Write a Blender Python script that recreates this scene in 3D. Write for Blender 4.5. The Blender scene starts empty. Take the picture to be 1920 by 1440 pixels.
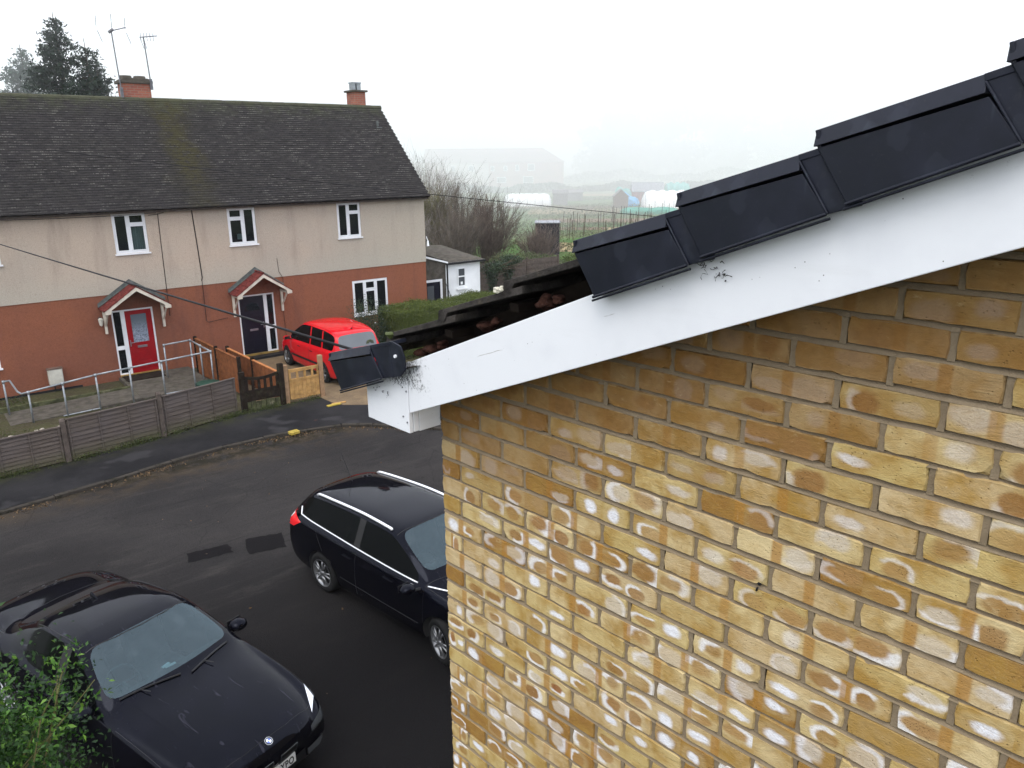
import bpy, bmesh, math, random
import numpy as np
from math import sin, cos, pi, radians
from mathutils import Vector, Matrix
from mathutils.bvhtree import BVHTree
random.seed(7); rng = np.random.default_rng(7)
SC = bpy.context.scene
COL = SC.collection

# ------------------------------------------------------------------ camera
CAM = Vector((2.165, -1.712, 6.6))
yaw, pitch, roll = radians(-46.06), radians(-16.48), radians(-0.51)
fwd = Vector((sin(yaw)*cos(pitch), cos(yaw)*cos(pitch), sin(pitch)))
rgt = Vector((cos(yaw), -sin(yaw), 0)); upv = rgt.cross(fwd)
r2 = cos(roll)*rgt + sin(roll)*upv; u2 = -sin(roll)*rgt + cos(roll)*upv
cam_d = bpy.data.cameras.new('camera'); cam = bpy.data.objects.new('camera', cam_d); COL.objects.link(cam)
mw = Matrix((r2, u2, -fwd)).transposed().to_4x4(); mw.translation = CAM
cam.matrix_world = mw
cam_d.sensor_width = 36; cam_d.lens = 36*1454.8/1920; cam_d.clip_start = 0.05; cam_d.clip_end = 3000
SC.camera = cam

# ------------------------------------------------------------------ world, sun, exposure
SUN_EL, SUN_AZ = radians(60), radians(-62)      # direction towards the sun, angle from +X
w = bpy.data.worlds.new('World'); SC.world = w; w.use_nodes = True
nt = w.node_tree; nt.nodes.clear()
wo = nt.nodes.new('ShaderNodeOutputWorld'); bg = nt.nodes.new('ShaderNodeBackground')
sky = nt.nodes.new('ShaderNodeTexSky'); sky.sky_type = 'NISHITA'; sky.sun_disc = False
sky.sun_elevation = SUN_EL; sky.sun_rotation = pi/2 - SUN_AZ
sky.air_density = 1.0; sky.dust_density = 6.0; sky.ozone_density = 1.0; sky.altitude = 50
# overcast: the clear-sky gradient is nearly all hidden by an even white cloud layer
mx = nt.nodes.new('ShaderNodeMix'); mx.data_type = 'RGBA'; mx.inputs[0].default_value = 0.86
mx.inputs[7].default_value = (13.2, 13.8, 15.3, 1)
nt.links.new(sky.outputs[0], mx.inputs[6]); nt.links.new(mx.outputs[2], bg.inputs[0])
bg.inputs[1].default_value = 0.15
nt.links.new(bg.outputs[0], wo.inputs[0])
sd = bpy.data.lights.new('sun', 'SUN'); sd.energy = 1.5; sd.angle = radians(35); sd.color = (1, .97, .92)
so = bpy.data.objects.new('sun', sd); COL.objects.link(so)
so.rotation_euler = Vector((cos(SUN_AZ)*cos(SUN_EL), sin(SUN_AZ)*cos(SUN_EL), sin(SUN_EL))).to_track_quat('Z', 'Y').to_euler()
SC.view_settings.view_transform = 'Standard'; SC.view_settings.look = 'None'
SC.view_settings.exposure = 0.0; SC.view_settings.gamma = 1.0
SC.render.engine = 'CYCLES'
SC.cycles.volume_bounces = 6; SC.cycles.use_denoising = True
SC.cycles.max_bounces = 8; SC.cycles.transparent_max_bounces = 16

# ------------------------------------------------------------------ node helpers
class V:
    """a socket with arithmetic"""
    T = None
    def __init__(s, sock): s.s = sock
    @staticmethod
    def m(op, *a):
        n = V.T.nodes.new('ShaderNodeMath'); n.operation = op
        for i, x in enumerate(a):
            if isinstance(x, V): V.T.links.new(x.s, n.inputs[i])
            else: n.inputs[i].default_value = x
        return V(n.outputs[0])
    def __add__(s, o): return V.m('ADD', s, o)
    __radd__ = __add__
    def __sub__(s, o): return V.m('SUBTRACT', s, o)
    def __rsub__(s, o): return V.m('SUBTRACT', o, s)
    def __mul__(s, o): return V.m('MULTIPLY', s, o)
    __rmul__ = __mul__
    def __truediv__(s, o): return V.m('DIVIDE', s, o)
def vabs(a): return V.m('ABSOLUTE', a)
def vpow(a, b): return V.m('POWER', a, b)
def vmax(a, b): return V.m('MAXIMUM', a, b)
def vmin(a, b): return V.m('MINIMUM', a, b)
def gt(a, b): return V.m('GREATER_THAN', a, b)
def smooth(x, a, b, lo=0., hi=1.):
    n = V.T.nodes.new('ShaderNodeMapRange'); n.interpolation_type = 'SMOOTHSTEP'
    V.T.links.new(x.s, n.inputs[0])
    for i, q in enumerate((a, b, lo, hi)):
        if isinstance(q, V): V.T.links.new(q.s, n.inputs[i+1])
        else: n.inputs[i+1].default_value = q
    return V(n.outputs[0])
def mixc(f, a, b, mode='MIX'):
    n = V.T.nodes.new('ShaderNodeMix'); n.data_type = 'RGBA'; n.blend_type = mode
    for i, q in ((0, f), (6, a), (7, b)):
        if isinstance(q, V): V.T.links.new(q.s, n.inputs[i])
        elif i == 0: n.inputs[0].default_value = q
        else: n.inputs[i].default_value = (*q, 1)
    return V(n.outputs[2])
def texco(kind='Object'):
    n = V.T.nodes.new('ShaderNodeTexCoord'); return V(n.outputs[kind])
def mapping(v, scale=(1, 1, 1), rot=(0, 0, 0), loc=(0, 0, 0)):
    n = V.T.nodes.new('ShaderNodeMapping'); V.T.links.new(v.s, n.inputs[0])
    n.inputs[1].default_value = loc; n.inputs[2].default_value = rot; n.inputs[3].default_value = scale
    return V(n.outputs[0])
def noise(v, scale=5, detail=3, rough=.5, dist=0., w=None):
    n = V.T.nodes.new('ShaderNodeTexNoise')
    if w is not None: n.noise_dimensions = '4D'; V.T.links.new(w.s, n.inputs['W'])
    V.T.links.new(v.s, n.inputs['Vector']); n.inputs['Scale'].default_value = scale
    n.inputs['Detail'].default_value = detail; n.inputs['Roughness'].default_value = rough; n.inputs['Distortion'].default_value = dist
    return V(n.outputs[0])
def voronoi(v, scale=5, out='Distance', feat='F1'):
    n = V.T.nodes.new('ShaderNodeTexVoronoi'); n.feature = feat
    V.T.links.new(v.s, n.inputs['Vector']); n.inputs['Scale'].default_value = scale
    return V(n.outputs[out])
def sepv(v):
    n = V.T.nodes.new('ShaderNodeSeparateXYZ'); V.T.links.new(v.s, n.inputs[0]); return [V(o) for o in n.outputs]
def attr(name):
    n = V.T.nodes.new('ShaderNodeAttribute'); n.attribute_name = name; return n
def sepc(sock):
    n = V.T.nodes.new('ShaderNodeSeparateColor'); V.T.links.new(sock, n.inputs[0]); return [V(o) for o in n.outputs]

MATS = {}
def newmat(name):
    m = bpy.data.materials.new(name); m.use_nodes = True; nt = m.node_tree; V.T = nt
    b = nt.nodes['Principled BSDF']; return m, b
def setb(b, color=None, rough=None, spec=None, metal=None, coat=None, bump=None, bstr=.3, bdist=.01):
    def put(k, q):
        if isinstance(q, V): V.T.links.new(q.s, b.inputs[k])
        elif isinstance(q, tuple): b.inputs[k].default_value = (*q, 1)
        else: b.inputs[k].default_value = q
    if color is not None: put('Base Color', color)
    if rough is not None: put('Roughness', rough)
    if spec is not None: put('Specular IOR Level', spec)
    if metal is not None: put('Metallic', metal)
    if coat is not None: put('Coat Weight', coat); b.inputs['Coat Roughness'].default_value = .04
    if bump is not None:
        n = V.T.nodes.new('ShaderNodeBump'); V.T.links.new(bump.s, n.inputs['Height'])
        n.inputs['Strength'].default_value = bstr; n.inputs['Distance'].default_value = bdist
        V.T.links.new(n.outputs[0], b.inputs['Normal'])
def plain(name, col, rough=.6, spec=.4, metal=0., var=.25, scale=6., bstr=.15, bdist=.005, fine=60., coat=None, dirt=None):
    """a surface of one colour with blotches and fine grain"""
    m, b = newmat(name); co = texco()
    n1 = noise(co, scale, 4, .6); n2 = noise(co, fine, 3, .6)
    c = mixc(smooth(n1, .3, .7), tuple(x*(1-var) for x in col), tuple(min(1, x*(1+var)) for x in col))
    c = mixc(smooth(n2, .35, .75, 0, var*.8), c, tuple(x*.55 for x in col))
    if dirt: c = mixc(smooth(noise(co, scale*.7, 5, .7), .52, .72, 0, dirt[1]), c, dirt[0])
    setb(b, c, rough, spec*.45, metal, coat, n2, bstr, bdist)
    MATS[name] = m; return m
M = MATS

# ------------------------------------------------------------------ mesh helpers
class MB:
    def __init__(s): s.v = []; s.f = []; s.mi = []
    def add(s, vs, fs, mi=0):
        o = len(s.v); s.v += [tuple(p) for p in vs]; s.f += [tuple(i+o for i in f) for f in fs]; s.mi += [mi]*len(fs)
    def box(s, x0, x1, y0, y1, z0, z1, mi=0):
        vs = [(x, y, z) for x in (x0, x1) for y in (y0, y1) for z in (z0, z1)]
        s.add(vs, [(0, 1, 3, 2), (4, 6, 7, 5), (0, 4, 5, 1), (2, 3, 7, 6), (0, 2, 6, 4), (1, 5, 7, 3)], mi)
    def obox(s, c, size, m3, mi=0):
        c = Vector(c); vs = []
        for a in (-.5, .5):
            for b in (-.5, .5):
                for d in (-.5, .5): vs.append(c + m3 @ Vector((a*size[0], b*size[1], d*size[2])))
        s.add(vs, [(0, 1, 3, 2), (4, 6, 7, 5), (0, 4, 5, 1), (2, 3, 7, 6), (0, 2, 6, 4), (1, 5, 7, 3)], mi)
    def prism(s, poly, a, b, plane='xz', mi=0):
        """poly extruded along the third axis from a to b"""
        def P(p, t): return {'xz': (p[0], t, p[1]), 'yz': (t, p[0], p[1]), 'xy': (p[0], p[1], t)}[plane]
        n = len(poly); vs = [P(p, a) for p in poly] + [P(p, b) for p in poly]
        fs = [tuple(range(n)), tuple(range(2*n-1, n-1, -1))] + [(i, i+n, (i+1) % n+n, (i+1) % n) for i in range(n)]
        s.add(vs, fs, mi)
    def tube(s, pts, r, n=6, mi=0, cap=True):
        pts = [Vector(p) for p in pts]; rs = r if isinstance(r, (list, tuple)) else [r]*len(pts)
        base = []
        for i, p in enumerate(pts):
            d = (pts[min(i+1, len(pts)-1)] - pts[max(i-1, 0)]).normalized()
            a = Vector((0, 0, 1)) if abs(d.z) < .9 else Vector((1, 0, 0))
            u = d.cross(a).normalized(); v = d.cross(u)
            base.append([p + rs[i]*(cos(2*pi*k/n)*u + sin(2*pi*k/n)*v) for k in range(n)])
        vs = [q for ring in base for q in ring]; fs = []
        for i in range(len(pts)-1):
            for k in range(n): fs.append((i*n+k, i*n+(k+1) % n, (i+1)*n+(k+1) % n, (i+1)*n+k))
        if cap: fs += [tuple(range(n))[::-1], tuple((len(pts)-1)*n+k for k in range(n))]
        s.add(vs, fs, mi)
    def build(s, name, mats, parent=None, smooth=False, loc=None, bevel=0.):
        me = bpy.data.meshes.new(name); me.from_pydata(s.v, [], s.f)
        mats = mats if isinstance(mats, (list, tuple)) else [mats]
        for m in mats: me.materials.append(M[m] if isinstance(m, str) else m)
        if len(mats) > 1: me.polygons.foreach_set('material_index', s.mi)
        if smooth: me.polygons.foreach_set('use_smooth', [True]*len(me.polygons))
        bm = bmesh.new(); bm.from_mesh(me); bmesh.ops.recalc_face_normals(bm, faces=bm.faces); bm.to_mesh(me); bm.free()
        me.update()
        o = bpy.data.objects.new(name, me); COL.objects.link(o)
        if parent: o.parent = parent
        if loc: o.location = loc
        if bevel:
            b = o.modifiers.new('bevel', 'BEVEL'); b.width = bevel; b.segments = 2; b.limit_method = 'ANGLE'
        return o
def raw(name, verts, faces, mats, parent=None, smooth=False, mi=None):
    me = bpy.data.meshes.new(name)
    verts = np.asarray(verts, dtype=np.float32).reshape(-1, 3); faces = np.asarray(faces, dtype=np.int32); k = faces.shape[1]
    me.vertices.add(len(verts)); me.vertices.foreach_set('co', verts.ravel())
    me.loops.add(faces.size); me.loops.foreach_set('vertex_index', faces.ravel())
    me.polygons.add(len(faces)); me.polygons.foreach_set('loop_start', np.arange(0, faces.size, k, dtype=np.int32))
    mats = mats if isinstance(mats, (list, tuple)) else [mats]
    for m in mats: me.materials.append(M[m] if isinstance(m, str) else m)
    if mi is not None: me.polygons.foreach_set('material_index', np.asarray(mi, dtype=np.int32))
    if smooth: me.polygons.foreach_set('use_smooth', [True]*len(faces))
    me.update(calc_edges=True); me.validate()
    o = bpy.data.objects.new(name, me); COL.objects.link(o)
    if parent: o.parent = parent
    return o
def tag(o, label=None, cat=None, group=None, kind=None):
    if label: o['label'] = label
    if cat: o['category'] = cat
    if group: o['group'] = group
    if kind: o['kind'] = kind
    return o
def empty(name, loc=(0, 0, 0), rz=0., label=None, cat=None, group=None):
    o = bpy.data.objects.new(name, None); COL.objects.link(o); o.location = loc; o.rotation_euler = (0, 0, rz)
    o.empty_display_size = .2
    return tag(o, label, cat, group)
def copy_tree(o, parent=None):
    c = o.copy(); COL.objects.link(c); c.parent = parent
    for ch in list(o.children): copy_tree(ch, c)
    return c
# frame of the street: s along the far houses, y away from the camera, origin under the camera line on the far facade
ANG = radians(84.674)
U = Vector((cos(ANG), sin(ANG), 0)); NN = Vector((-sin(ANG), cos(ANG), 0))
ORG = Vector((CAM.x, CAM.y, 0)) + NN*25.6
def HL(s, y, z=0.): return ORG + U*s + NN*y + Vector((0, 0, z))

# ------------------------------------------------------------------ materials
def brick_material():
    m, b = newmat('buff_brick')
    uv = V(V.T.nodes.new('ShaderNodeUVMap').outputs[0]); co = texco()
    x, y, _ = sepv(uv)
    u = x*2-1; v = y*2-1                                  # -1..1 over the face
    a1 = attr('r1'); a2 = attr('r2')
    ra, rb, rc = sepc(a1.outputs['Color']); rd, re_, rf = sepc(a2.outputs['Color'])
    wseed = ra*37.0 + rb*11.0
    nlow = noise(co, 9, 3, .6, w=wseed); nmid = noise(co, 45, 4, .6, w=wseed); nfine = noise(co, 260, 3, .65)
    base = mixc(smooth(rc, .1, .9), (.49, .375, .155), (.585, .465, .25))
    base = mixc(smooth(rd, .62, .8), base, (.52, .40, .225))                    # pinkish bricks
    base = mixc(smooth(re_, .82, .88), base, (.25, .125, .030))                  # the odd dark brown one
    base = mixc(smooth(nlow, .35, .7), base, (.33, .195, .045))                # ochre clouding
    # kiln marks: each half of a brick may carry a rounded mark of its own kind, size and place
    half = gt(u + (rb-.5)*.24, 0.)
    seed = ra*1.31 + rb*2.71 + rc*.77 + half*5.13
    def rnd(k): return V.m('FRACT', V.m('SINE', seed*12.99+k*7.1)*437.58)
    h1, h2, h3, h4, h5, h6 = [rnd(k) for k in (1., 2., 3., 4., 5., 6.)]
    uu = vabs(u+(rb-.5)*.24) - (.46+.10*(h2-.5))
    w1 = noise(mapping(uv, (3.2, 1.3, 1)), 1.5, 3, .6, w=wseed+3.)-.5; w2 = noise(mapping(uv, (3.2, 1.3, 1)), 1.5, 3, .6, w=wseed+6.)-.5
    px = (uu + w1*.22)/(.24+.20*h3); pv = (v - (h4-.5)*.75 + w2*.8)/(.42+.52*h5)
    d = vpow(vpow(vabs(px), 2.4)+vpow(vabs(pv), 2.4), .4167)
    th = h6*6.283
    side = px*V.m('COSINE', th) + pv*V.m('SINE', th) + (noise(mapping(uv, (2.6, 1.3, 1)), 2.2, 2, .5, w=wseed+9.)-.5)*1.6
    arc = smooth(side, -.05, .55)
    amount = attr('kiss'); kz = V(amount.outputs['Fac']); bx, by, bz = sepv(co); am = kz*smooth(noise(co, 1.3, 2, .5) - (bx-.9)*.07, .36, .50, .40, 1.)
    brown = gt(h1, .32)*(1.-gt(h1, .64)); blob = gt(h1, .64)*(1.-gt(h1, .82)); pale = gt(h1, .82)
    white = mixc(nmid, (.84, .86, .90), (.66, .65, .67))
    soft = .16+.25*h2
    inside = smooth(d, 1.+soft, 1.-soft)
    inner = mixc(smooth(re_, .3, .7), (.23, .105, .030), (.33, .185, .070)); inner = mixc(smooth(rd, .0, .16), (.24, .075, .024), inner)
    c = mixc(inside*brown*(.45+.45*h6), base, inner)
    c = mixc(inside*pale*.75, c, mixc(h3, (.55, .50, .43), (.52, .43, .31)))
    thick = .10+.16*h4
    ring = smooth(vabs(d-1.16), .12+thick*2.1, thick*.35)
    c = mixc(ring*arc*(brown+pale*.7)*am*.95, c, white)
    c = mixc(smooth(d, 1.08, .48)*blob*am*smooth(nmid, .18, .42, .55, 1.)*.97, c, white)
    halo = smooth(d, 2.0, 1.2)*(1.-inside)
    c = mixc(halo*am*.25*(brown+blob), c, (.58, .49, .29))
    shift = (rb-.5)*.24
    band = smooth(vabs(u+shift), .17, .09)*smooth(rc, .45, .75)
    c = mixc(band*.75, c, (.34, .165, .032))
    # iron spots
    vd = voronoi(co, 210); spots = smooth(vd, .30, .14)*smooth(noise(co, 30, 2, .5, w=wseed), .50, .58)*inside*smooth(rd, .55, .3)*brown
    c = mixc(spots, c, (.03, .015, .01))
    c = mixc(smooth(nfine, .42, .75, 0, .35), c, (.36, .24, .11))
    c = mixc(smooth(nmid, .62, .8, 0, .4), c, (.62, .52, .35))
    # bricks under the verge are browner, without salts; verge shade is painted in too
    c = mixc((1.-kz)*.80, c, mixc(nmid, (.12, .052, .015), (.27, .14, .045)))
    edge = vmax(smooth(vabs(u), .955, 1.), smooth(vabs(v), .86, 1.))
    c = mixc(edge*.30*smooth(nmid, .35, .6), c, (.62, .50, .28))
    pit = smooth(voronoi(co, 95), .22, .05)*smooth(noise(co, 22, 2, .5, w=wseed), .50, .60)
    crease = noise(mapping(co, (1, 1, 2.2)), 14, 5, .75, dist=.6, w=wseed)
    c = mixc(pit*.45, c, (.14, .08, .03)); c = mixc(smooth(crease, .46, .30, 0, .35), c, (.30, .19, .075)); c = mixc(smooth(crease, .60, .74, 0, .3), c, (.62, .53, .31))
    setb(b, c, .92, .12, bump=nfine*.35+nmid*.5+crease*1.6-pit*.9, bstr=.6, bdist=.006)
    MATS['buff_brick'] = m
brick_material()
def mortar():
    m, b = newmat('mortar'); co = texco()
    n = noise(co, 30, 4, .6); f = noise(co, 300, 3, .7)
    c = mixc(n, (.165, .125, .078), (.28, .22, .145)); c = mixc(smooth(f, .5, .75, 0, .5), c, (.16, .12, .08))
    setb(b, c, .95, .1, bump=f, bstr=.6, bdist=.003); MATS['mortar'] = m
mortar()
def upvc():
    m, b = newmat('white_board'); co = texco(); x, y, z = sepv(co)
    line = z - x*.403                                    # height measured square to the slope
    n = noise(co, 5, 4, .6); sp = voronoi(co, 55)
    c = mixc(smooth(n, .4, .75), (.74, .75, .765), (.68, .69, .71))
    c = mixc(smooth(sp, .10, .05)*smooth(noise(co, 7, 2), .53, .62), c, (.10, .09, .08))
    streak = noise(mapping(co, (1, 1, 9), rot=(0, radians(22), 0)), 2.5, 4, .6)
    c = mixc(smooth(streak, .55, .75, 0, .12), c, (.5, .5, .48))
    # black mould crusted under the foot of the verge caps
    dd = vmax(vabs(x+.10)/.26, vabs(z-5.865)/.085)
    mo = smooth(dd + (noise(co, 60, 4, .7)-.5)*1.5, .80, .35)*smooth(noise(co, 140, 3, .7), .42, .58)
    c = mixc(mo*.92, c, (.02, .02, .02))
    top = smooth(line, 5.845, 5.90)*gt(x, .85)*smooth(noise(co, 70, 4, .75), .60, .68)*smooth(noise(co, 5, 2), .55, .65)
    c = mixc(top*.8, c, (.05, .045, .04))
    # a thin scratch line
    sc = vabs(line - 5.835 - (noise(co, 6, 2)-.5)*.07)
    c = mixc(smooth(sc, .0016, .0006)*gt(x, .2)*(1.-gt(x, 1.0))*smooth(noise(co, 12, 2), .52, .6), c, (.35, .33, .31))
    setb(b, c, .35, .45, bump=noise(co, 3, 2), bstr=.08, bdist=.01); MATS['white_board'] = m
upvc()
def capmat():
    m, b = newmat('verge_plastic'); co = texco(); x, y, z = sepv(co)
    n = noise(co, 9, 3, .6)
    c = mixc(smooth(n, .4, .7), (.008, .0095, .016), (.013, .015, .025))
    st = noise(mapping(co, (1, 1, .12), rot=(0, radians(-4), 0)), 34, 2, .5)
    c = mixc(smooth(st, .64, .72, 0, .55)*smooth(noise(co, 6, 1), .45, .6), c, (.045, .058, .072))     # dried water runs
    c = mixc(smooth(noise(co, 14, 2), .60, .64, 0, .25), c, (.030, .035, .05))
    c = mixc(smooth(noise(co, 160, 2), .62, .8, 0, .3), c, (.04, .04, .045)); c = mixc(smooth(noise(co, 26, 5, .8), .60, .72, 0, .35), c, (.035, .036, .040))
    setb(b, c, smooth(n, .3, .7, .32, .55), .22, bump=noise(co, 40, 2), bstr=.05, bdist=.003); MATS['verge_plastic'] = m
capmat()
plain('old_tile', (.045, .040, .036), .9, .2, var=.5, scale=14, fine=120, bstr=.6, bdist=.01, dirt=((.10, .085, .065), .6))
plain('tile_top', (.07, .066, .062), .9, .2, var=.5, scale=9, fine=120, bstr=.6, bdist=.01, dirt=((.10, .10, .05), .6))
plain('old_timber', (.010, .007, .005), .9, .2, var=.5, scale=10)
plain('bedding_mortar', (.032, .015, .011), .95, .1, var=.6, scale=25, bstr=.8, bdist=.02)
plain('lichen_lump', (.55, .52, .42), .95, .1, var=.5, scale=40, bstr=.8, bdist=.02)
plain('cobweb', (.02, .018, .015), .9, .1)
plain('white_plastic', (0.7216, 0.7304, 0.7480), .35, .45, var=.06, scale=3, bstr=.02)
plain('old_white_paint', (0.5610, 0.5100, 0.4250), .6, .3, var=.15, scale=5)
plain('galvanised', (0.2800, 0.3010, 0.3150), .45, .5, metal=.5, var=.2, scale=12)
plain('black_plastic', (.014, .014, .015), .5, .4, var=.2)
plain('grey_lead', (0.1000, 0.1100, 0.1050), .7, .3, var=.3, scale=8, dirt=((.12, .17, .12), .6))
plain('red_felt', (0.125, 0.028, 0.024), .85, .2, var=.45, scale=10, dirt=((.13, .035, .03), .8))
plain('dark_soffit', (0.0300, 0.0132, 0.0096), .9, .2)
plain('red_door_paint', (0.2604, 0.0037, 0.0074), .35, .5, var=.12, scale=4)
plain('blue_door_paint', (0.0042, 0.0042, 0.0123), .35, .5, var=.2, scale=4)
plain('concrete', (0.085, 0.075, 0.062), .95, .15, var=.3, scale=5, dirt=((.06, .06, .035), .8), bstr=.5)
plain('concrete_post', (.085, .068, .058), .95, .15, var=.25, scale=9, dirt=((.13, .12, .09), .6), bstr=.5)
plain('pine', (0.3844, 0.2232, 0.0806), .75, .3, var=.25, scale=7, dirt=((.28, .13, .04), .7))
plain('pine_post', (0.2880, 0.1800, 0.1020), .8, .3, var=.2, scale=7)
plain('dark_wood', (0.0165, 0.0110, 0.0077), .9, .2, var=.4, scale=8, dirt=((.06, .065, .03), .5))
plain('green_board', (0.0690, 0.0720, 0.0360), .95, .1, var=.5, scale=6, dirt=((.22, .20, .14), .7))
plain('orange_fence', (0.1710, 0.0630, 0.0248), .9, .2, var=.3, scale=6, dirt=((.10, .05, .03), .6))
plain('orange_fence_cap', (0.3600, 0.1440, 0.0540), .9, .2, var=.2, scale=6)
plain('meter_box', (0.4960, 0.4800, 0.4160), .6, .3, var=.12, scale=4, dirt=((.42, .38, .30), .5))
plain('brass', (.5, .33, .10), .4, .5, metal=.7)
plain('grey_metal', (.3, .3, .32), .35, .5, metal=.8)
plain('aerial_metal', (0.1500, 0.1500, 0.1620), .5, .4, metal=.4)
plain('green_plastic', (0.0150, 0.0450, 0.0300), .6, .4, var=.3)
plain('cable_black', (.012, .011, .012), .6, .3)
plain('yellow_plate', (0.3750, 0.2775, 0.0525), .7, .3, var=.25, scale=20, dirt=((.35, .25, .08), .6))
plain('rubble', (.42, .37, .31), .95, .1, var=.4, scale=20, bstr=.7)
plain('bark', (.085, .065, .045), .95, .1, var=.5, scale=20, bstr=.8)
plain('twig_brown', (.16, .135, .11), .9, .1, var=.4, scale=2, bstr=0)
plain('twig_red', (.15, .118, .098), .9, .1, var=.4, scale=2, bstr=0)
plain('twig_grey', (.30, .27, .25), .9, .1, var=.3, scale=2, bstr=0)
plain('twig_green', (.17, .16, .07), .9, .1, var=.4, scale=2, bstr=0)
plain('shed_black', (0.0240, 0.0228, 0.0288), .85, .25, var=.25, scale=3)
plain('shed_roof_edge', (.30, .31, .33), .8, .2)
plain('shed_brown', (.13, .085, .065), .9, .2, var=.3)
plain('shed_grey_wood', (.20, .19, .19), .9, .2, var=.3)
plain('sheet_white', (.85, .87, .87), .5, .4, var=.10, scale=.8)
plain('sheet_green', (.18, .42, .38), .6, .3, var=.15, scale=1)
plain('sheet_teal', (.05, .28, .21), .7, .3, var=.2, scale=1)
plain('sheet_blue', (.12, .42, .75), .5, .4, var=.15, scale=1)
plain('red_tin', (.32, .17, .17), .8, .3, var=.3, scale=2)
plain('far_brick', (.33, .15, .12), .95, .1, var=.2, scale=.6)
plain('far_roof', (.20, .12, .11), .95, .1, var=.2, scale=.6)
plain('far_render', (.50, .42, .38), .95, .1, var=.15, scale=.6)
plain('bare_soil', (.19, .13, .085), .98, .05, var=.35, scale=1.2, fine=15)
plain('dead_grass', (.30, .24, .14), .95, .05, var=.35, scale=1.2, fine=10)
plain('far_hedge', (.085, .09, .06), .95, .05, var=.5, scale=.5, fine=3)
plain('far_trees', (.07, .075, .06), .95, .05, var=.5, scale=.15, fine=.8)
def glassm(name, tint, rough=.04, alpha=.75, spec=.5):
    m, b = newmat(name); nt = V.T; co = texco()
    setb(b, tint, rough, spec, bump=noise(co, 1.4, 1), bstr=.05, bdist=.02)
    tr = nt.nodes.new('ShaderNodeBsdfTransparent'); tr.inputs[0].default_value = (.85, .9, .9, 1)
    mxs = nt.nodes.new('ShaderNodeMixShader'); mxs.inputs[0].default_value = alpha
    nt.links.new(tr.outputs[0], mxs.inputs[1]); nt.links.new(b.outputs[0], mxs.inputs[2])
    nt.links.new(mxs.outputs[0], nt.nodes['Material Output'].inputs[0]); MATS[name] = m
glassm('window_glass', (.010, .012, .015), .05, .35)
glassm('frosted_glass', (.17, .20, .24), .35, .9)
glassm('shed_glass', (.10, .11, .12), .1, .8)
def curtainm():
    m, b = newmat('net_curtain'); co = texco()
    n = noise(mapping(co, (14, 14, .4)), 1.5, 2)
    setb(b, mixc(n, (.30, .42, .42), (.62, .72, .72)), .9, .1); MATS['net_curtain'] = m
curtainm()
def frostedpattern():
    m, b = newmat('patterned_glass'); co = texco(); x, y, z = sepv(co)
    n = noise(co, 26, 3, .6, dist=1.5)
    c = mixc(smooth(n, .46, .56), (.14, .17, .21), (.34, .38, .46))
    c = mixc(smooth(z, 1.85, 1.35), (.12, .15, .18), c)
    setb(b, c, .2, .5, bump=n, bstr=.3, bdist=.01); MATS['patterned_glass'] = m
frostedpattern()
def render_mats():
    for name, c0, c1, c2 in (('pebbledash', (.455, .37, .295), (.40, .345, .285), (.28, .225, .18)), ('terracotta_paint', (.24, .090, .050), (.195, .076, .048), (.13, .058, .046))):
        m, b = newmat(name); co = texco(); x, y, z = sepv(co)
        streak = noise(mapping(co, (1, 1, .16)), 1.7, 4, .65); big = noise(co, .35, 3, .6); f = noise(co, 34, 3, .75); ff = voronoi(co, 60)
        c = mixc(smooth(big, .35, .65), c0, c1)
        if name == 'pebbledash':
            c = mixc(smooth(streak, .48, .72, 0, .55)*smooth(z, 2.6, 3.4, .45, 1.), c, c2)
            c = mixc(smooth(z, 3.6, 2.75, 0, .5), c, (.40, .38, .32))
            c = mixc(smooth(x, 10., 16.5, 0, .45), c, (.42, .40, .33))
        else:
            c = mixc(smooth(streak, .5, .75, 0, .6), c, c2)
            c = mixc(smooth(x, 7.2, 10.5, .0, .45)*smooth(big, .3, .6), c, (.29, .105, .06))
        g2 = noise(co, 13, 3, .8); c = mixc(smooth(f, .5, .72, 0, .55), c, tuple(q*.5 for q in c0)); c = mixc(smooth(f, .42, .3, 0, .35), c, tuple(min(1, q*1.35) for q in c0)); c = mixc(smooth(g2, .54, .68, 0, .30), c, tuple(q*.55 for q in c0)); c = mixc(smooth(g2, .44, .30, 0, .25), c, tuple(min(1, q*1.3) for q in c0))
        setb(b, c, .95, .1, bump=f*.6+ff*.4, bstr=.7, bdist=.02); MATS[name] = m
render_mats()
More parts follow.
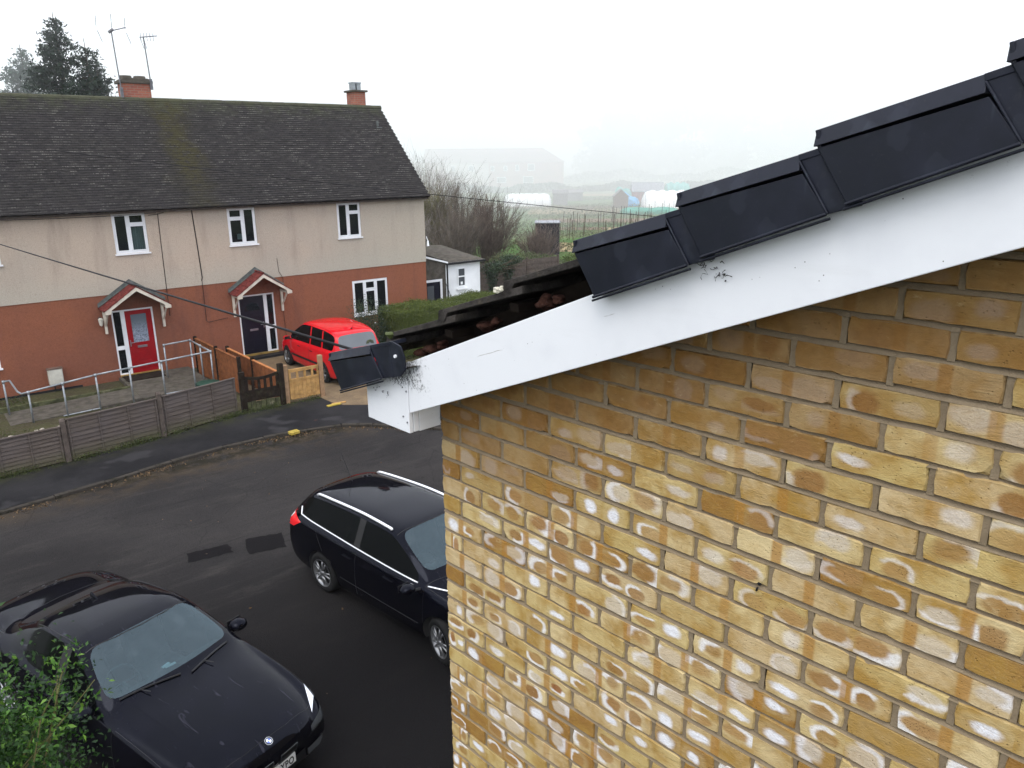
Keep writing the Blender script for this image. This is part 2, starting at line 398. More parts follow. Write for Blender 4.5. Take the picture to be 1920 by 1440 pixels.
def rooftiles():
    m, b = newmat('roof_tiles'); co = texco(); x, y, z = sepv(co)
    crs = V.m('FLOOR', (z-5.10)/.07018); fr = V.m('FRACT', (z-5.10)/.07018); col = V.m('FLOOR', x/.166 + V.m('FRACT', crs*.5))
    cb = V.T.nodes.new('ShaderNodeCombineXYZ'); V.T.links.new(col.s, cb.inputs[0]); V.T.links.new(crs.s, cb.inputs[1])
    wn = V.T.nodes.new('ShaderNodeTexWhiteNoise'); wn.noise_dimensions = '2D'; V.T.links.new(cb.outputs[0], wn.inputs[0]); cr, cg, cb_ = sepc(wn.outputs['Color'])
    n = noise(co, 1.1, 4, .6); f = noise(co, 22, 3, .7)
    c = mixc(cr, (.020, .0185, .018), (.034, .031, .029))
    c = mixc(smooth(n, .35, .75, 0, .3), c, (.034, .030, .034))
    low = smooth(fr, .42, .10)
    l2 = noise(co, .8, 3, .7); l3 = noise(mapping(co, (1, 1, .6)), 24, 2, .6)
    c = mixc(low*smooth(cg, .45, .9)*smooth(l2, .40, .58, .25, 1.)*smooth(l3, .42, .56)*.85, c, (.23, .215, .195))
    c = mixc(low*.30, c, (.055, .050, .047))
    # moss: along the ridge and in one drift under the stack
    mossx = smooth(vabs(x - 8.1 - (noise(co, 1.2, 3)-.5)*1.4), .85, .05)*smooth(noise(co, 5, 4, .7), .30, .55)*smooth(z, 5.2, 6.6, .4, 1.)
    c = mixc(mossx*.75, c, (.050, .044, .014))
    rg = smooth(z, 7.75, 8.45)*smooth(noise(co, 2.4, 4, .7), .38, .62)
    c = mixc(rg*.6, c, (.060, .064, .036))
    rg2 = smooth(z, 8.30, 8.46)*smooth(noise(co, 6, 4, .7), .30, .5)
    c = mixc(rg2*.6, c, (.075, .078, .045))
    setb(b, c, .9, .2, bump=f, bstr=.6, bdist=.02); MATS['roof_tiles'] = m
rooftiles()
def wavy_fence():
    m, b = newmat('weathered_larch'); co = texco(); x, y, z = sepv(co)
    g = noise(mapping(co, (.5, 1, 9)), 2.2, 5, .7); n = noise(co, 1.4, 3, .6)
    c = mixc(smooth(g, .35, .7), (.068, .054, .046), (.118, .096, .082)); c = mixc(smooth(n, .4, .7, 0, .6), c, (.094, .080, .078))
    c = mixc(smooth(z, .42, .02)*smooth(n, .25, .6, .35, 1.), c, (.075, .070, .040))
    setb(b, c, .95, .1, bump=g, bstr=.5, bdist=.01); MATS['weathered_larch'] = m
wavy_fence()
def stack_brick():
    m, b = newmat('red_brick'); co = texco()
    bt = V.T.nodes.new('ShaderNodeTexBrick'); x, y, z = sepv(co)
    cb = V.T.nodes.new('ShaderNodeCombineXYZ'); V.T.links.new((x+y).s, cb.inputs[0]); V.T.links.new(z.s, cb.inputs[1])
    V.T.links.new(cb.outputs[0], bt.inputs[0]); bt.inputs['Scale'].default_value = 1; bt.inputs['Brick Width'].default_value = .225
    bt.inputs['Row Height'].default_value = .075; bt.inputs['Mortar Size'].default_value = .006
    bt.inputs['Color1'].default_value = (.26, .085, .06, 1); bt.inputs['Color2'].default_value = (.33, .12, .075, 1); bt.inputs['Mortar'].default_value = (.22, .18, .15, 1)
    c = mixc(smooth(noise(co, 6, 4, .7), .5, .75, 0, .5), V(bt.outputs[0]), (.12, .08, .07))
    setb(b, c, .95, .1); MATS['red_brick'] = m
stack_brick()
def buff_courses():
    m, b = newmat('buff_courses'); co = texco(); bt = V.T.nodes.new('ShaderNodeTexBrick'); x, y, z = sepv(co)
    cb = V.T.nodes.new('ShaderNodeCombineXYZ'); V.T.links.new((x+y).s, cb.inputs[0]); V.T.links.new((z-.0316).s, cb.inputs[1]); V.T.links.new(cb.outputs[0], bt.inputs[0]); bt.inputs['Scale'].default_value = 1; bt.inputs['Brick Width'].default_value = .225
    bt.inputs['Row Height'].default_value = .075; bt.inputs['Mortar Size'].default_value = .005; bt.inputs['Color1'].default_value = (.44, .33, .125, 1); bt.inputs['Color2'].default_value = (.30, .19, .06, 1); bt.inputs['Mortar'].default_value = (.22, .17, .12, 1)
    c = mixc(smooth(noise(co, 9, 4, .7), .45, .7, 0, .5), V(bt.outputs[0]), (.54, .46, .30)); c = mixc(smooth(noise(co, 16, 3, .6), .62, .7, 0, .8), c, (.7, .7, .7)); setb(b, c, .92, .1, bump=noise(co, 60, 4, .7), bstr=.5, bdist=.005); MATS['buff_courses'] = m
def grounds():
    # road
    m, b = newmat('asphalt_road'); co = texco(); x, y, z = sepv(co)
    big = noise(co, .22, 4, .6); mid = noise(mapping(co, (.8, 2.2, 1), rot=(0, 0, radians(-8))), .9, 5, .7); f = noise(co, 45, 3, .75); ch = voronoi(co, 55)
    c = mixc(smooth(big, .35, .65), (.021, .0195, .0195), (.036, .033, .032))
    c = mixc(smooth(mid, .5, .72, 0, .7), c, (.045, .041, .038))
    c = mixc(smooth(mid, .42, .25, 0, .5), c, (.016, .0155, .017))
    gut = smooth(y, -9.6, -8.35)*smooth(noise(co, 1.3, 4, .7), .36, .60)
    c = mixc(gut*.6, c, (.075, .054, .032))
    c = mixc(smooth(y - vabs(x-6.)*-.0, -8.75, -8.35)*smooth(noise(co, 5, 4, .7), .40, .55)*.8, c, (.018, .016, .010))
    tr = noise(mapping(co, (.35, 5., 1), rot=(0, 0, radians(-9))), 1.1, 4, .65); c = mixc(smooth(tr, .55, .75, 0, .45), c, (.048, .044, .041)); c = mixc(smooth(tr, .42, .28, 0, .45), c, (.012, .0115, .012))
    c = mixc(smooth(f, .45, .75, 0, .6), c, (.008, .008, .008)); c = mixc(smooth(ch, .16, .06, 0, .3), c, (.10, .095, .09))
    c = mixc(smooth(y, -12.8, -17.5, 0, .85), c, mixc(f, (.0022, .0022, .0026), (.0080, .0078, .0085)))           # darker asphalt towards the parking court
    ck = V.T.nodes.new('ShaderNodeTexVoronoi'); ck.feature = 'DISTANCE_TO_EDGE'; wp = mapping(co, (.34, .34, .34)); V.T.links.new(mixc(.22, wp, V(noise(co, 1.3, 4, .7).s)).s, ck.inputs['Vector']); ck.inputs['Scale'].default_value = 1.6
    c = mixc(smooth(V(ck.outputs[0]), .008, .002)*smooth(big, .42, .55)*.30, c, (.010, .0098, .010))
    setb(b, c, smooth(big, .3, .7, .7, .95), .03, bump=f+ch*.5, bstr=.8, bdist=.012); MATS['asphalt_road'] = m
    m, b = newmat('asphalt_path'); co = texco(); x, y, z = sepv(co)
    n = noise(co, .6, 4, .65); f = noise(co, 40, 3, .75)
    c = mixc(smooth(n, .35, .65), (.013, .0125, .0135), (.024, .023, .024)); c = mixc(smooth(noise(co, .9, 2), .60, .68, 0, .5), c, (.050, .048, .050))
    moss = smooth(y - x*.14, -7.5, -6.55)*smooth(noise(co, 3, 4, .7), .35, .6)
    c = mixc(moss*.7, c, (.045, .048, .018)); c = mixc(smooth(f, .45, .75, 0, .6), c, (.012, .012, .012))
    c = mixc(smooth(noise(co, .8, 3, .7), .68, .76, 0, .5), c, (.12, .04, .03))
    setb(b, c, .95, .06, bump=f, bstr=.6, bdist=.01); MATS['asphalt_path'] = m
    m, b = newmat('patch_asphalt'); co = texco(); f = noise(co, 50, 3, .75)
    c = mixc(f, (.003, .0025, .003), (.009, .008, .0085)); setb(b, c, .9, .08, bump=f, bstr=.6, bdist=.01); MATS['patch_asphalt'] = m
    m, b = newmat('kerb_stone'); co = texco(); n = noise(co, 2.5, 5, .7); f = noise(co, 30, 3, .7)
    c = mixc(n, (.022, .020, .017), (.070, .060, .050)); c = mixc(smooth(noise(co, 5, 4, .7), .5, .62, 0, .7), c, (.012, .012, .007)); setb(b, c, .95, .05, bump=f, bstr=.7, bdist=.02); MATS['kerb_stone'] = m
    m, b = newmat('garden_ground'); co = texco(); n = noise(co, 1.1, 5, .7); f = noise(co, 14, 4, .75)
    c = mixc(smooth(n, .35, .6), (.050, .040, .025), (.060, .058, .026)); c = mixc(smooth(f, .5, .7, 0, .6), c, (.11, .095, .07)); c = mixc(smooth(f, .45, .3, 0, .6), c, (.018, .018, .010))
    setb(b, c, .95, .1, bump=f, bstr=.9, bdist=.05); MATS['garden_ground'] = m
    m, b = newmat('driveway_concrete'); co = texco(); n = noise(co, 1.4, 5, .7); f = noise(co, 30, 4, .75)
    c = mixc(smooth(n, .35, .65), (.20, .145, .085), (.135, .098, .062)); c = mixc(smooth(f, .5, .7, 0, .6), c, (.06, .045, .03))
    setb(b, c, .95, .1, bump=f, bstr=.6, bdist=.02); MATS['driveway_concrete'] = m
    m, b = newmat('field_grass'); co = texco(); n = noise(mapping(co, (.5, 1.6, 1)), .12, 5, .65); f = noise(co, 1.6, 4, .7); g = noise(mapping(co, (.3, 1.5, 1)), .5, 3, .6)
    c = mixc(smooth(n, .4, .62), (.075, .15, .045), (.13, .15, .065)); c = mixc(smooth(g, .5, .66, 0, .7), c, (.10, .15, .05)); c = mixc(smooth(f, .5, .75, 0, .5), c, (.05, .07, .025))
    c = mixc(smooth(noise(co, .3, 3, .6), .58, .68, 0, .6), c, (.17, .13, .085))
    setb(b, c, .95, .05, bump=f, bstr=.6, bdist=.1); MATS['field_grass'] = m
buff_courses(); grounds()
def leafm(name, c0, c1, c2, rough=.55, trans=.25):
    m, b = newmat(name); co = texco()
    oi = V.T.nodes.new('ShaderNodeNewGeometry'); r = V(oi.outputs['Random Per Island'])
    n = noise(co, 1.6, 3, .6)
    c = mixc(smooth(r, .0, 1.), c0, c1); c = mixc(smooth(n, .4, .7, 0, .6), c, c2)
    setb(b, c, rough, .35)
    if trans:
        t = V.T.nodes.new('ShaderNodeBsdfTranslucent'); V.T.links.new(c.s, t.inputs[0]); ms = V.T.nodes.new('ShaderNodeMixShader'); ms.inputs[0].default_value = trans
        V.T.links.new(b.outputs[0], ms.inputs[1]); V.T.links.new(t.outputs[0], ms.inputs[2]); V.T.links.new(ms.outputs[0], V.T.nodes['Material Output'].inputs[0])
    MATS[name] = m
leafm('shrub_leaf', (.008, .030, .005), (.035, .10, .012), (.016, .055, .008), .5)
leafm('shrub_leaf_bright', (.05, .15, .016), (.14, .26, .035), (.08, .19, .02), .5)
leafm('hedge_leaf', (.050, .070, .012), (.115, .145, .026), (.075, .10, .018), .7)
leafm('dark_leaf', (.012, .030, .014), (.035, .065, .030), (.02, .045, .02), .5)
leafm('ivy_leaf', (.015, .030, .012), (.04, .07, .03), (.02, .04, .02), .4)
leafm('spruce_needle', (.010, .020, .014), (.028, .045, .028), (.015, .028, .018), .8, .1)
leafm('pale_conifer_needle', (.03, .06, .04), (.07, .11, .08), (.05, .085, .06), .8, .1)
leafm('bramble_leaf', (.05, .075, .03), (.13, .15, .06), (.08, .10, .04), .6)
leafm('weed_leaf', (.03, .05, .012), (.09, .11, .03), (.06, .07, .02), .7)

# ------------------------------------------------------------------ own brick house (the gable beside the camera)
ZK = 5.6566                      # a bed joint; courses are counted from it
house = empty('brick_house', (0, 0, 0), 0, 'yellow buff brick gable wall with white bargeboard, close on the right', 'house')
def verge_z(x): return 5.71 + .403*(x if x <= 3.6 else 7.2-x)
def brick_wall():
    Vv = []; Ff = []; UVs = []; R1 = []; R2 = []; KI = []
    MV = []; MF = []
    def q(vs, fs):
        o = len(MV); MV.extend(vs); MF.extend([tuple(i+o for i in f) for f in fs])
    for r in range(-20, 76):                      # r counts courses downward; course r sits on bed joint -r
        zb = ZK - .075*r + .005 + .0022*sin(r*1.7); zt = zb + .065
        if zb < -.1: break
        drift = .003*sin(r*2.3)
        n = 0; x0 = 0.
        while x0 < 7.2 - .02:
            if n == 0 and r % 2 == 1: L = .1025
            else: L = .215
            x1 = min(x0 + L, 7.2)
            xc = (x0+x1)/2
            if zb < verge_z(xc) + .14:
                a = x0 + (0 if n == 0 else random.uniform(-.0015, .0015) + drift); b_ = x1 + random.uniform(-.002, .002) + (drift if x1 < 7.19 else 0)
                dz = random.uniform(-.0012, .0012); tl = random.uniform(-.0015, .0015); dy = random.uniform(-.0012, .0012)
                NX = 7
                ring0 = []; ring1 = []
                # outline points anticlockwise with rough arrises
                pts = [(a+(b_-a)*i/NX, 0) for i in range(NX)] + [(b_, 0), (b_, .5)] + [(b_-(b_-a)*i/NX, 1) for i in range(NX)] + [(a, 1), (a, .5)]
                for (px, t) in pts:
                    fx = (px-a)/(b_-a); z = zb + (zt-zb)*t + dz + tl*(fx-.5)
                    jx, jz = random.uniform(-.0012, .0012), random.uniform(-.0014, .0014)
                    corner = (fx < .001 or fx > .999) and t != .5
                    inset = .0042 if corner else .0028
                    ix = (1 if fx < .5 else -1)*inset*(1.6 if corner else (1 if (fx < .001 or fx > .999) else 0)); iz = 0 if t == .5 else (1 if t == 0 else -1)*inset
                    chip = random.random() < .035
                    ring0.append((px+jx*.5, .012+dy, z+jz*.5))
                    ring1.append((px+ix+jx+(ix*1.2 if chip else 0), dy + (.001 if chip else 0), z+iz*(2.2 if chip else 1)+jz))
                o = len(Vv); k = len(pts); Vv += ring0+ring1
                for i in range(k): Ff.append((o+i, o+(i+1) % k, o+k+(i+1) % k, o+k+i))
                Ff.append(tuple(o+k+i for i in range(k)))
                # sides back into the wall at a free corner
                if n == 0:
                    o2 = len(Vv); Vv += [(a, .012, zb+dz), (a, .012, zt+dz), (a, .1, zb+dz), (a, .1, zt+dz)]; Ff.append((o2, o2+1, o2+3, o2+2))
                    for _ in range(4): pass
                cnt = len(Vv)-o
                us = [((p[0]-a)/(b_-a), (p[2]-zb)/(zt-zb)) for p in Vv[o:]]
                UVs += us
                c1 = (random.random(), random.random(), random.random(), 1); c2 = (random.random(), random.random(), random.random(), 1)
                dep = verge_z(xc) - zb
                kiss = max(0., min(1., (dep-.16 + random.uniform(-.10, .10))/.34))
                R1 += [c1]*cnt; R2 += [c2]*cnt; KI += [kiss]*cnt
                # perpend joint to the right
                if x1 < 7.18:
                    yy = random.uniform(.0035, .006); mid = .5*(zb+zt)
                    q([(x1-.003, yy, zb-.003), (x1+.013, yy, zb-.003), (x1+.013, yy+.001, mid), (x1-.003, yy+.001, mid), (x1+.013, yy, zt+.003), (x1-.003, yy, zt+.003)], [(0, 1, 2, 3), (3, 2, 4, 5)])
            x0 = x1 + .010; n += 1
        # bed joint under this course: struck back at its top edge, flush at its foot
        k = 96; row = []
        for i in range(k+1):
            x = 7.2*i/k; jj = .0006*sin(i*2.1+r)+random.uniform(-.0007, .0007)
            row.append((x, .0190+jj, zb+.0035+.0008*sin(i*1.3+r*3))); row.append((x, .0012+jj, zb-.0125+random.uniform(-.0012, .0012)))
        if zb < verge_z(3.6)+.1:
            fs = []
            for i in range(k):
                xm = 7.2*(i+.5)/k
                if zb < verge_z(xm)+.14: fs.append((2*i, 2*i+1, 2*i+3, 2*i+2))
            q(row, fs)
    q([(0.002, .0205, -.2), (7.2, .0205, -.2), (7.2, .0205, 5.85), (3.6, .0205, verge_z(3.6)+.12), (0.002, .0205, 5.85)], [(0, 1, 2, 3, 4)])
    q([(7.2, .011, -.2), (7.2, 8, -.2), (7.2, 8, 5.85), (7.2, .011, 5.85), (0.002, 8, -.2), (.002, 8, 5.85), (3.6, 8, verge_z(3.6)+.12)], [(0, 1, 2, 3), (1, 4, 5, 6, 2)])
    me = bpy.data.meshes.new('wall'); me.from_pydata(Vv + MV, [], Ff + [tuple(i+len(Vv) for i in f) for f in MF])
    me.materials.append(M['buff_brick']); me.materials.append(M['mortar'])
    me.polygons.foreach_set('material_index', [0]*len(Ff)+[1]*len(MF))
    nb, nm = len(Vv), len(MV)
    A = me.color_attributes.new('r1', 'FLOAT_COLOR', 'POINT'); A.data.foreach_set('color', np.array(R1+[(0, 0, 0, 1)]*nm, dtype=np.float32).ravel())
    A = me.color_attributes.new('r2', 'FLOAT_COLOR', 'POINT'); A.data.foreach_set('color', np.array(R2+[(0, 0, 0, 1)]*nm, dtype=np.float32).ravel())
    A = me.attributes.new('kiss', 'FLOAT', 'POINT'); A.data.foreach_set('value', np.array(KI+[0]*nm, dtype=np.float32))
    uvl = me.uv_layers.new(name='UVMap'); li = np.zeros(len(me.loops), dtype=np.int32); me.loops.foreach_get('vertex_index', li)
    UVa = np.array(UVs+[(0, 0)]*nm, dtype=np.float32); uvl.data.foreach_set('uv', UVa[li].ravel())
    o = bpy.data.objects.new('wall', me); COL.objects.link(o); o.parent = house
    return o
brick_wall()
# front (street) wall of the same house, plain stretcher courses
mb = MB(); mb.box(.012, .1, .012, 7.99, -.2, 5.62)
mb.build('front_wall', 'buff_courses', house)
# bargeboard, box end, return, soffit, fascia
mb = MB(); mb.prism([(0.001, 5.71), (3.6, 7.161), (7.2, 5.71), (7.2, 5.895), (3.6, 7.37), (0.001, 5.897)], -.14, -.122); mb.build('bargeboard', 'white_board', house, bevel=.002)
mb = MB(); mb.prism([(-.222, 5.632), (-.0015, 5.632), (-.0015, 5.90), (-.222, 5.815)], -.141, -.124); mb.prism([(-.268, 5.632), (-.2235, 5.632), (-.2235, 5.815), (-.268, 5.79)], -.139, -.122)
mb.build('box_end', 'white_board', house, bevel=.0015)
mb = MB(); mb.box(-.017, -.0005, -.1215, -.098, 5.6335, 5.80); mb.box(-.017, .0005, -.0965, .0, 5.631, 5.80); mb.build('box_return', 'white_board', house, bevel=.001)
mb = MB(); mb.prism([(0.004, 5.724), (3.6, 7.175), (7.2, 5.724), (7.2, 5.735), (3.6, 7.187), (.004, 5.736)], -.1215, .011); mb.build('verge_soffit', 'white_plastic', house)
mb = MB(); mb.box(-.268, -.255, -.1215, 8, 5.632, 5.79); mb.box(-.2545, -.001, -.0955, 8, 5.637, 5.645); mb.build('fascia', 'white_board', house)
for (x, z) in ((-.012, 5.672), (-.035, 5.69), (-.01, 5.79)): mb = MB(); mb.tube([(x, -.144, z), (x, -.140, z)], .0035, 8); mb.build('nail_head', 'grey_metal', house)
# roof: stepped concrete tile courses; bare tile edges show where caps are missing
TA = radians(17.5)
def tile_course(k, mb, ridge=3.6):
    x0 = .79 - .315*k; z0 = 6.365 - .13*k
    L = .42; t = .024
    dx, dz = cos(TA)*L, sin(TA)*L
    if x0 + .3 > ridge: return
    # the deep front nose, then the thinner tile behind it
    nz = (-sin(TA)*t, cos(TA)*t)
    p = [(x0, z0-t*1.35), (x0+.03, z0-t*1.5), (x0+.05, z0-t*.1), (x0+dx, z0+dz-t), (x0+dx, z0+dz), (x0+.004, z0)]
    y0 = -.118 + random.uniform(-.004, .004); y = y0; w = .30
    while y < 8.1:
        jz = random.uniform(-.0015, .0015)
        mb.prism([(a, b+jz) for a, b in p], y, y+w-.003, 'xz'); y += w
for side in (0, 1):
    mb = MB()
    for k in range(4, -10, -1): tile_course(k, mb)
    if side: mb.v = [(7.2-x, y, z) for x, y, z in mb.v]
    mb.build('roof_slope', 'old_tile', house, bevel=.002)
mb = MB(); mb.tube([(3.6, -.12, 7.50), (3.6, 8.1, 7.50)], .11, 12); mb.build('ridge', 'old_tile', house)
# what shows in the open verge: underlay board, battens, rafter, broken bedding
mb = MB(); mb.prism([(.0, 5.80), (3.6, 7.25), (3.6, 7.42), (.0, 5.965)], -.012, -.002); mb.build('verge_rafter', 'old_timber', house)
for k in range(3, -9, -1):
    x0 = .79-.315*k + .33; z0 = 6.365-.13*k+.045; mb = MB(); mb.box(x0, x0+.038, -.105, .3, z0-.005, z0+.02)
    if x0 < 3.4: mb.build('batten', 'old_timber', house)
def lump(name, c, r, mat, parent, seed=0, squash=.7):
    bm = bmesh.new(); bmesh.ops.create_icosphere(bm, subdivisions=3, radius=r); rr = random.Random(seed)
    ph = [rr.uniform(0, 6) for _ in range(6)]
    for v in bm.verts:
        k = 1+.25*sin(v.co.x*9/r*.3+ph[0])+.2*sin(v.co.y*11/r*.3+ph[1])+.2*sin(v.co.z*14/r*.3+ph[2]) + rr.uniform(-.05, .05)
        v.co = v.co*k; v.co.z *= squash
    me = bpy.data.meshes.new(name); bm.to_mesh(me); bm.free(); me.materials.append(M[mat]); o = bpy.data.objects.new(name, me); COL.objects.link(o); o.parent = parent; o.location = c
    return o
for i, (x, z, r) in enumerate(((.06, 5.95, .026), (.12, 5.972, .018), (.34, 6.07, .028), (.40, 6.095, .016), (.61, 6.18, .030), (.67, 6.198, .018), (.0, 5.925, .024))):
    lump('bedding_mortar', (x, -.075, z), r, 'bedding_mortar', house, i)
lump('lichen', (.445, -.112, 6.205), .014, 'lichen_lump', house, 20); lump('lichen', (.47, -.115, 6.212), .010, 'lichen_lump', house, 21); lump('moss_clump', (-.13, -.12, 5.975), .017, 'weed_leaf', house, 22)
# a slipped slate scrap lying on top of the board
mb = MB(); mb.prism([(-.05, 5.862), (.035, 5.893), (.075, 5.902), (.03, 5.885)], -.158, -.10); mb.build('slate_scrap', 'old_tile', house)
# verge caps
def cap_mesh(mb, full=False):
    # local origin: top left corner; front section proud, tail section set back
    s0, s1 = (.003, -.03), (.31, .068)
    mb.add([(0, -.166, .001), (.003, -.181, -.031), (.292, -.181, .052), (.287, -.166, .084), (0, -.10, .001), (.003, -.10, -.031), (.292, -.10, .052), (.287, -.10, .084)], [(0, 1, 2, 3), (4, 5, 6, 7), (0, 1, 5, 4), (1, 2, 6, 5), (2, 3, 7, 6), (3, 0, 4, 7)])                     # top strip with its return over the tile
    mb.prism([(.010, -.033), (.078, -.137), (.357, -.030), (.297, .046)], -.176, -.168)              # proud face
    mb.prism([(.283, .0815), (.354, -.0315), (.345+.02, -.028), (.42, -.012), (.405, .118)], -.171, -.165)
    mb.prism([(.283, .0825), (.405, .119), (.41, .106), (.287, .07)], -.173, -.10)                  # tail top
    mb.tube([(.287, .080, 0), (.356, -.031, 0)], .001) if False else None
    # the raised seam
    a = Vector((.289, -.176, .070)); b = Vector((.357, -.176, -.030)); mb.tube([a, b], .0028, 6)
    # two drip flanges
    d = Vector((.279, 0, .107)); e0 = Vector((.078, 0, -.137))
    mb.tube([e0+Vector((0, -.181, -.001)), e0+d+Vector((0, -.181, 0))], .0042, 6)
    mb.tube([e0+Vector((-.004, -.178, -.011)), e0+d+Vector((.008, -.178, -.008))], .0034, 6)
    # closing face on the low end
    mb.prism([(.001, 0), (.009, -.034), (.078, -.139), (.084, -.135), (.016, -.03), (.008, .002)], -.175, -.11)
first = True
CAPS = [(-.455, 5.860), (.805, 6.383), (1.118, 6.512), (1.432, 6.640), (1.745, 6.768), (2.06, 6.897), (2.375, 7.025), (2.69, 7.154), (3.005, 7.282)]
for (x, z) in CAPS:
    mb = MB(); cap_mesh(mb)
    if x < 0:  # the loose starter cap shows its whole tail
        mb.prism([(.40, .118), (.415, .121), (.468, .112), (.488, .075), (.49, .03), (.46, -.002), (.41, -.016)], -.1705, -.1655)
        mb.v = [(px*1.02, py-.004, pz*.97) for px, py, pz in mb.v]
    c = mb.build('verge_cap', 'verge_plastic', house, loc=(x, -.004 if x > 0 else -.006, z), bevel=.0015)
    c['group'] = 'dark plastic verge caps'
    if x < 0:
        c['label'] = 'loose starter cap at the eaves'
        mb = MB(); mb.tube([(.448, -.181, .068), (.448, -.172, .068)], .006, 10); mb.build('screw', 'white_plastic', c)
# cobwebs hanging under the caps
def cobweb(x0, z0, n, seed, spread=.05):
    rr = random.Random(seed); mb = MB()
    for i in range(n):
        p = Vector((x0+rr.uniform(-spread, spread), -.147, z0+rr.uniform(-.012, .012)))
        pts = [p]
        for j in range(rr.randint(3, 7)):
            p = p+Vector((rr.uniform(-.008, .008), rr.uniform(-.002, .001), rr.uniform(-.008, .005))); p.y = max(-.158, min(-.1425, p.y)); pts.append(p)
        mb.tube(pts, [rr.uniform(.0003, .0011) for _ in pts], 4)
    for i in range(n//3):
        p = Vector((x0+rr.uniform(-spread, spread), -.144, z0-rr.uniform(.0, .03))); q = rr.uniform(.001, .0028)
        mb.tube([p, p+Vector((q, -.001, q))], q*.7, 5)
    mb.build('cobweb', 'cobweb', house)['kind'] = 'stuff'
cobweb(1.20, 6.352, 8, 1, .025); cobweb(1.225, 6.335, 6, 2, .015); cobweb(-.2, 5.77, 9, 9, .08); cobweb(-.06, 5.83, 9, 10, .05)
# wall tie hole and old nails in the gable
mb = MB(); mb.tube([(1.315, -.0005, 5.515), (1.315, .004, 5.515)], .005, 9); mb.tube([(1.313, -.002, 5.505), (1.311, -.004, 5.494)], .0028, 5); mb.build('tie_hole', 'black_plastic', house)

# ------------------------------------------------------------------ ground, road, pavement (street frame: s, y, z)
def placed(o): o.location = ORG; o.rotation_euler = (0, 0, ANG); return o
def sheet(name, poly, z, mat, kind='structure', thick=None, sub=None):
    bm = bmesh.new(); vs = [bm.verts.new((x, y, z)) for x, y in poly]; f = bm.faces.new(vs)
    if f.normal.z < 0: f.normal_flip()
    if thick:
        r = bmesh.ops.extrude_face_region(bm, geom=[f]); 
        for v in [g for g in r['geom'] if isinstance(g, bmesh.types.BMVert)]: v.co.z -= thick
        bmesh.ops.recalc_face_normals(bm, faces=bm.faces)
    me = bpy.data.meshes.new(name); bm.to_mesh(me); bm.free(); me.materials.append(M[mat])
    o = bpy.data.objects.new(name, me); COL.objects.link(o); placed(o)
    return tag(o, kind=kind)
RZ = -.06
sheet('ground', [(-900, -900), (1500, -900), (1500, 1500), (-900, 1500)], -.10, 'field_grass')
KERB = [(-40, -13.2), (-12, -9.9), (-4, -9.05), (.8, -8.58), (2.76, -8.3), (4.2, -8.0), (5.42, -7.84), (6.4, -7.84), (7.25, -7.95), (8.28, -8.22), (8.9, -8.7), (9.47, -9.4), (10.4, -10.4), (12.5, -11.6), (18, -12.4), (40, -13)]
sheet('road', [(-40, -45), (40, -45)] + [(s, y+.02) for s, y in KERB[::-1]], RZ, 'asphalt_road')
FEN = [(-40, -9.9), (-3.5, -6.98), (.4, -6.62), (2.38, -6.47), (4.53, -6.14), (6.7, -5.60), (9.0, -5.62), (40, -5.7)]
def inset(poly, d):
    out = []
    for i, p in enumerate(poly):
        a = Vector(poly[max(0, i-1)]); b = Vector(poly[min(len(poly)-1, i+1)]); t = (b-a).normalized(); out.append((p[0]-t.y*d, p[1]+t.x*d))
    return out
K2 = inset(KERB, .125)
sheet('pavement', K2 + FEN[::-1], .0, 'asphalt_path', thick=.12)
# kerb stones, each 0.9 m, slightly uneven
mb = MB(); 
pts = []
for i in range(1, len(KERB)-2):
    a = Vector((*KERB[i], 0)); b = Vector((*KERB[i+1], 0)); L = (b-a).length; n = max(1, round(L/.9))
    for k in range(n):
        p = a+(b-a)*(k/n); q = a+(b-a)*((k+1)/n); d = (q-p).normalized(); nrm = Vector((-d.y, d.x, 0)); j = random.uniform(-.008, .008)
        P = [p+d*.004, q-d*.004, q-d*.004+nrm*.12, p+d*.004+nrm*.12]; top = .004+j
        mb.add([(v.x, v.y, -.2) for v in P]+[(v.x, v.y, top) for v in P], [(0, 1, 2, 3), (4, 5, 6, 7), (0, 1, 5, 4), (1, 2, 6, 5), (2, 3, 7, 6), (3, 0, 4, 7)])
k = mb.build('kerb', 'kerb_stone', bevel=.012); placed(k); tag(k, kind='structure')
sheet('front_garden', [(-30, -8.9), (-3.5, -6.9), (.4, -6.54), (2.38, -6.39), (4.53, -6.06), (6.7, -5.52), (7.3, -5.4), (7.3, .02), (-30, .02)], -.004, 'garden_ground', thick=.08)
sheet('garden_path', [(7.34, -5.5), (8.9, -5.5), (8.9, .02), (7.34, .02)], -.002, 'driveway_concrete', thick=.08)
dw = [(8.92, -5.9), (8.95, -6.3), (9.1, -6.75), (9.6, -7.15), (10.3, -7.35), (11.6, -7.4), (12.3, -6.9), (12.3, .02), (8.92, .02)]
sheet('driveway', dw, .006, 'driveway_concrete', thick=.05)
sheet('side_lawn', [(12.32, -5.6), (40, -5.6), (40, 8), (12.32, 8)], -.006, 'garden_ground', thick=.08)
def rough_patch(name, cx, cy, lx, ly, rot, seed, z, mat):
    rr = random.Random(seed); P = []
    m = 9
    for i in range(m): P.append((-lx/2+lx*i/m, -ly/2))
    for i in range(4): P.append((lx/2, -ly/2+ly*i/4))
    for i in range(m): P.append((lx/2-lx*i/m, ly/2))
    for i in range(4): P.append((-lx/2, ly/2-ly*i/4))
    P = [(x+rr.uniform(-.02, .02), y+rr.uniform(-.02, .02)) for x, y in P]
    P = [(cx+x*cos(rot)-y*sin(rot), cy+x*sin(rot)+y*cos(rot)) for x, y in P]
    return sheet(name, P, z, mat)
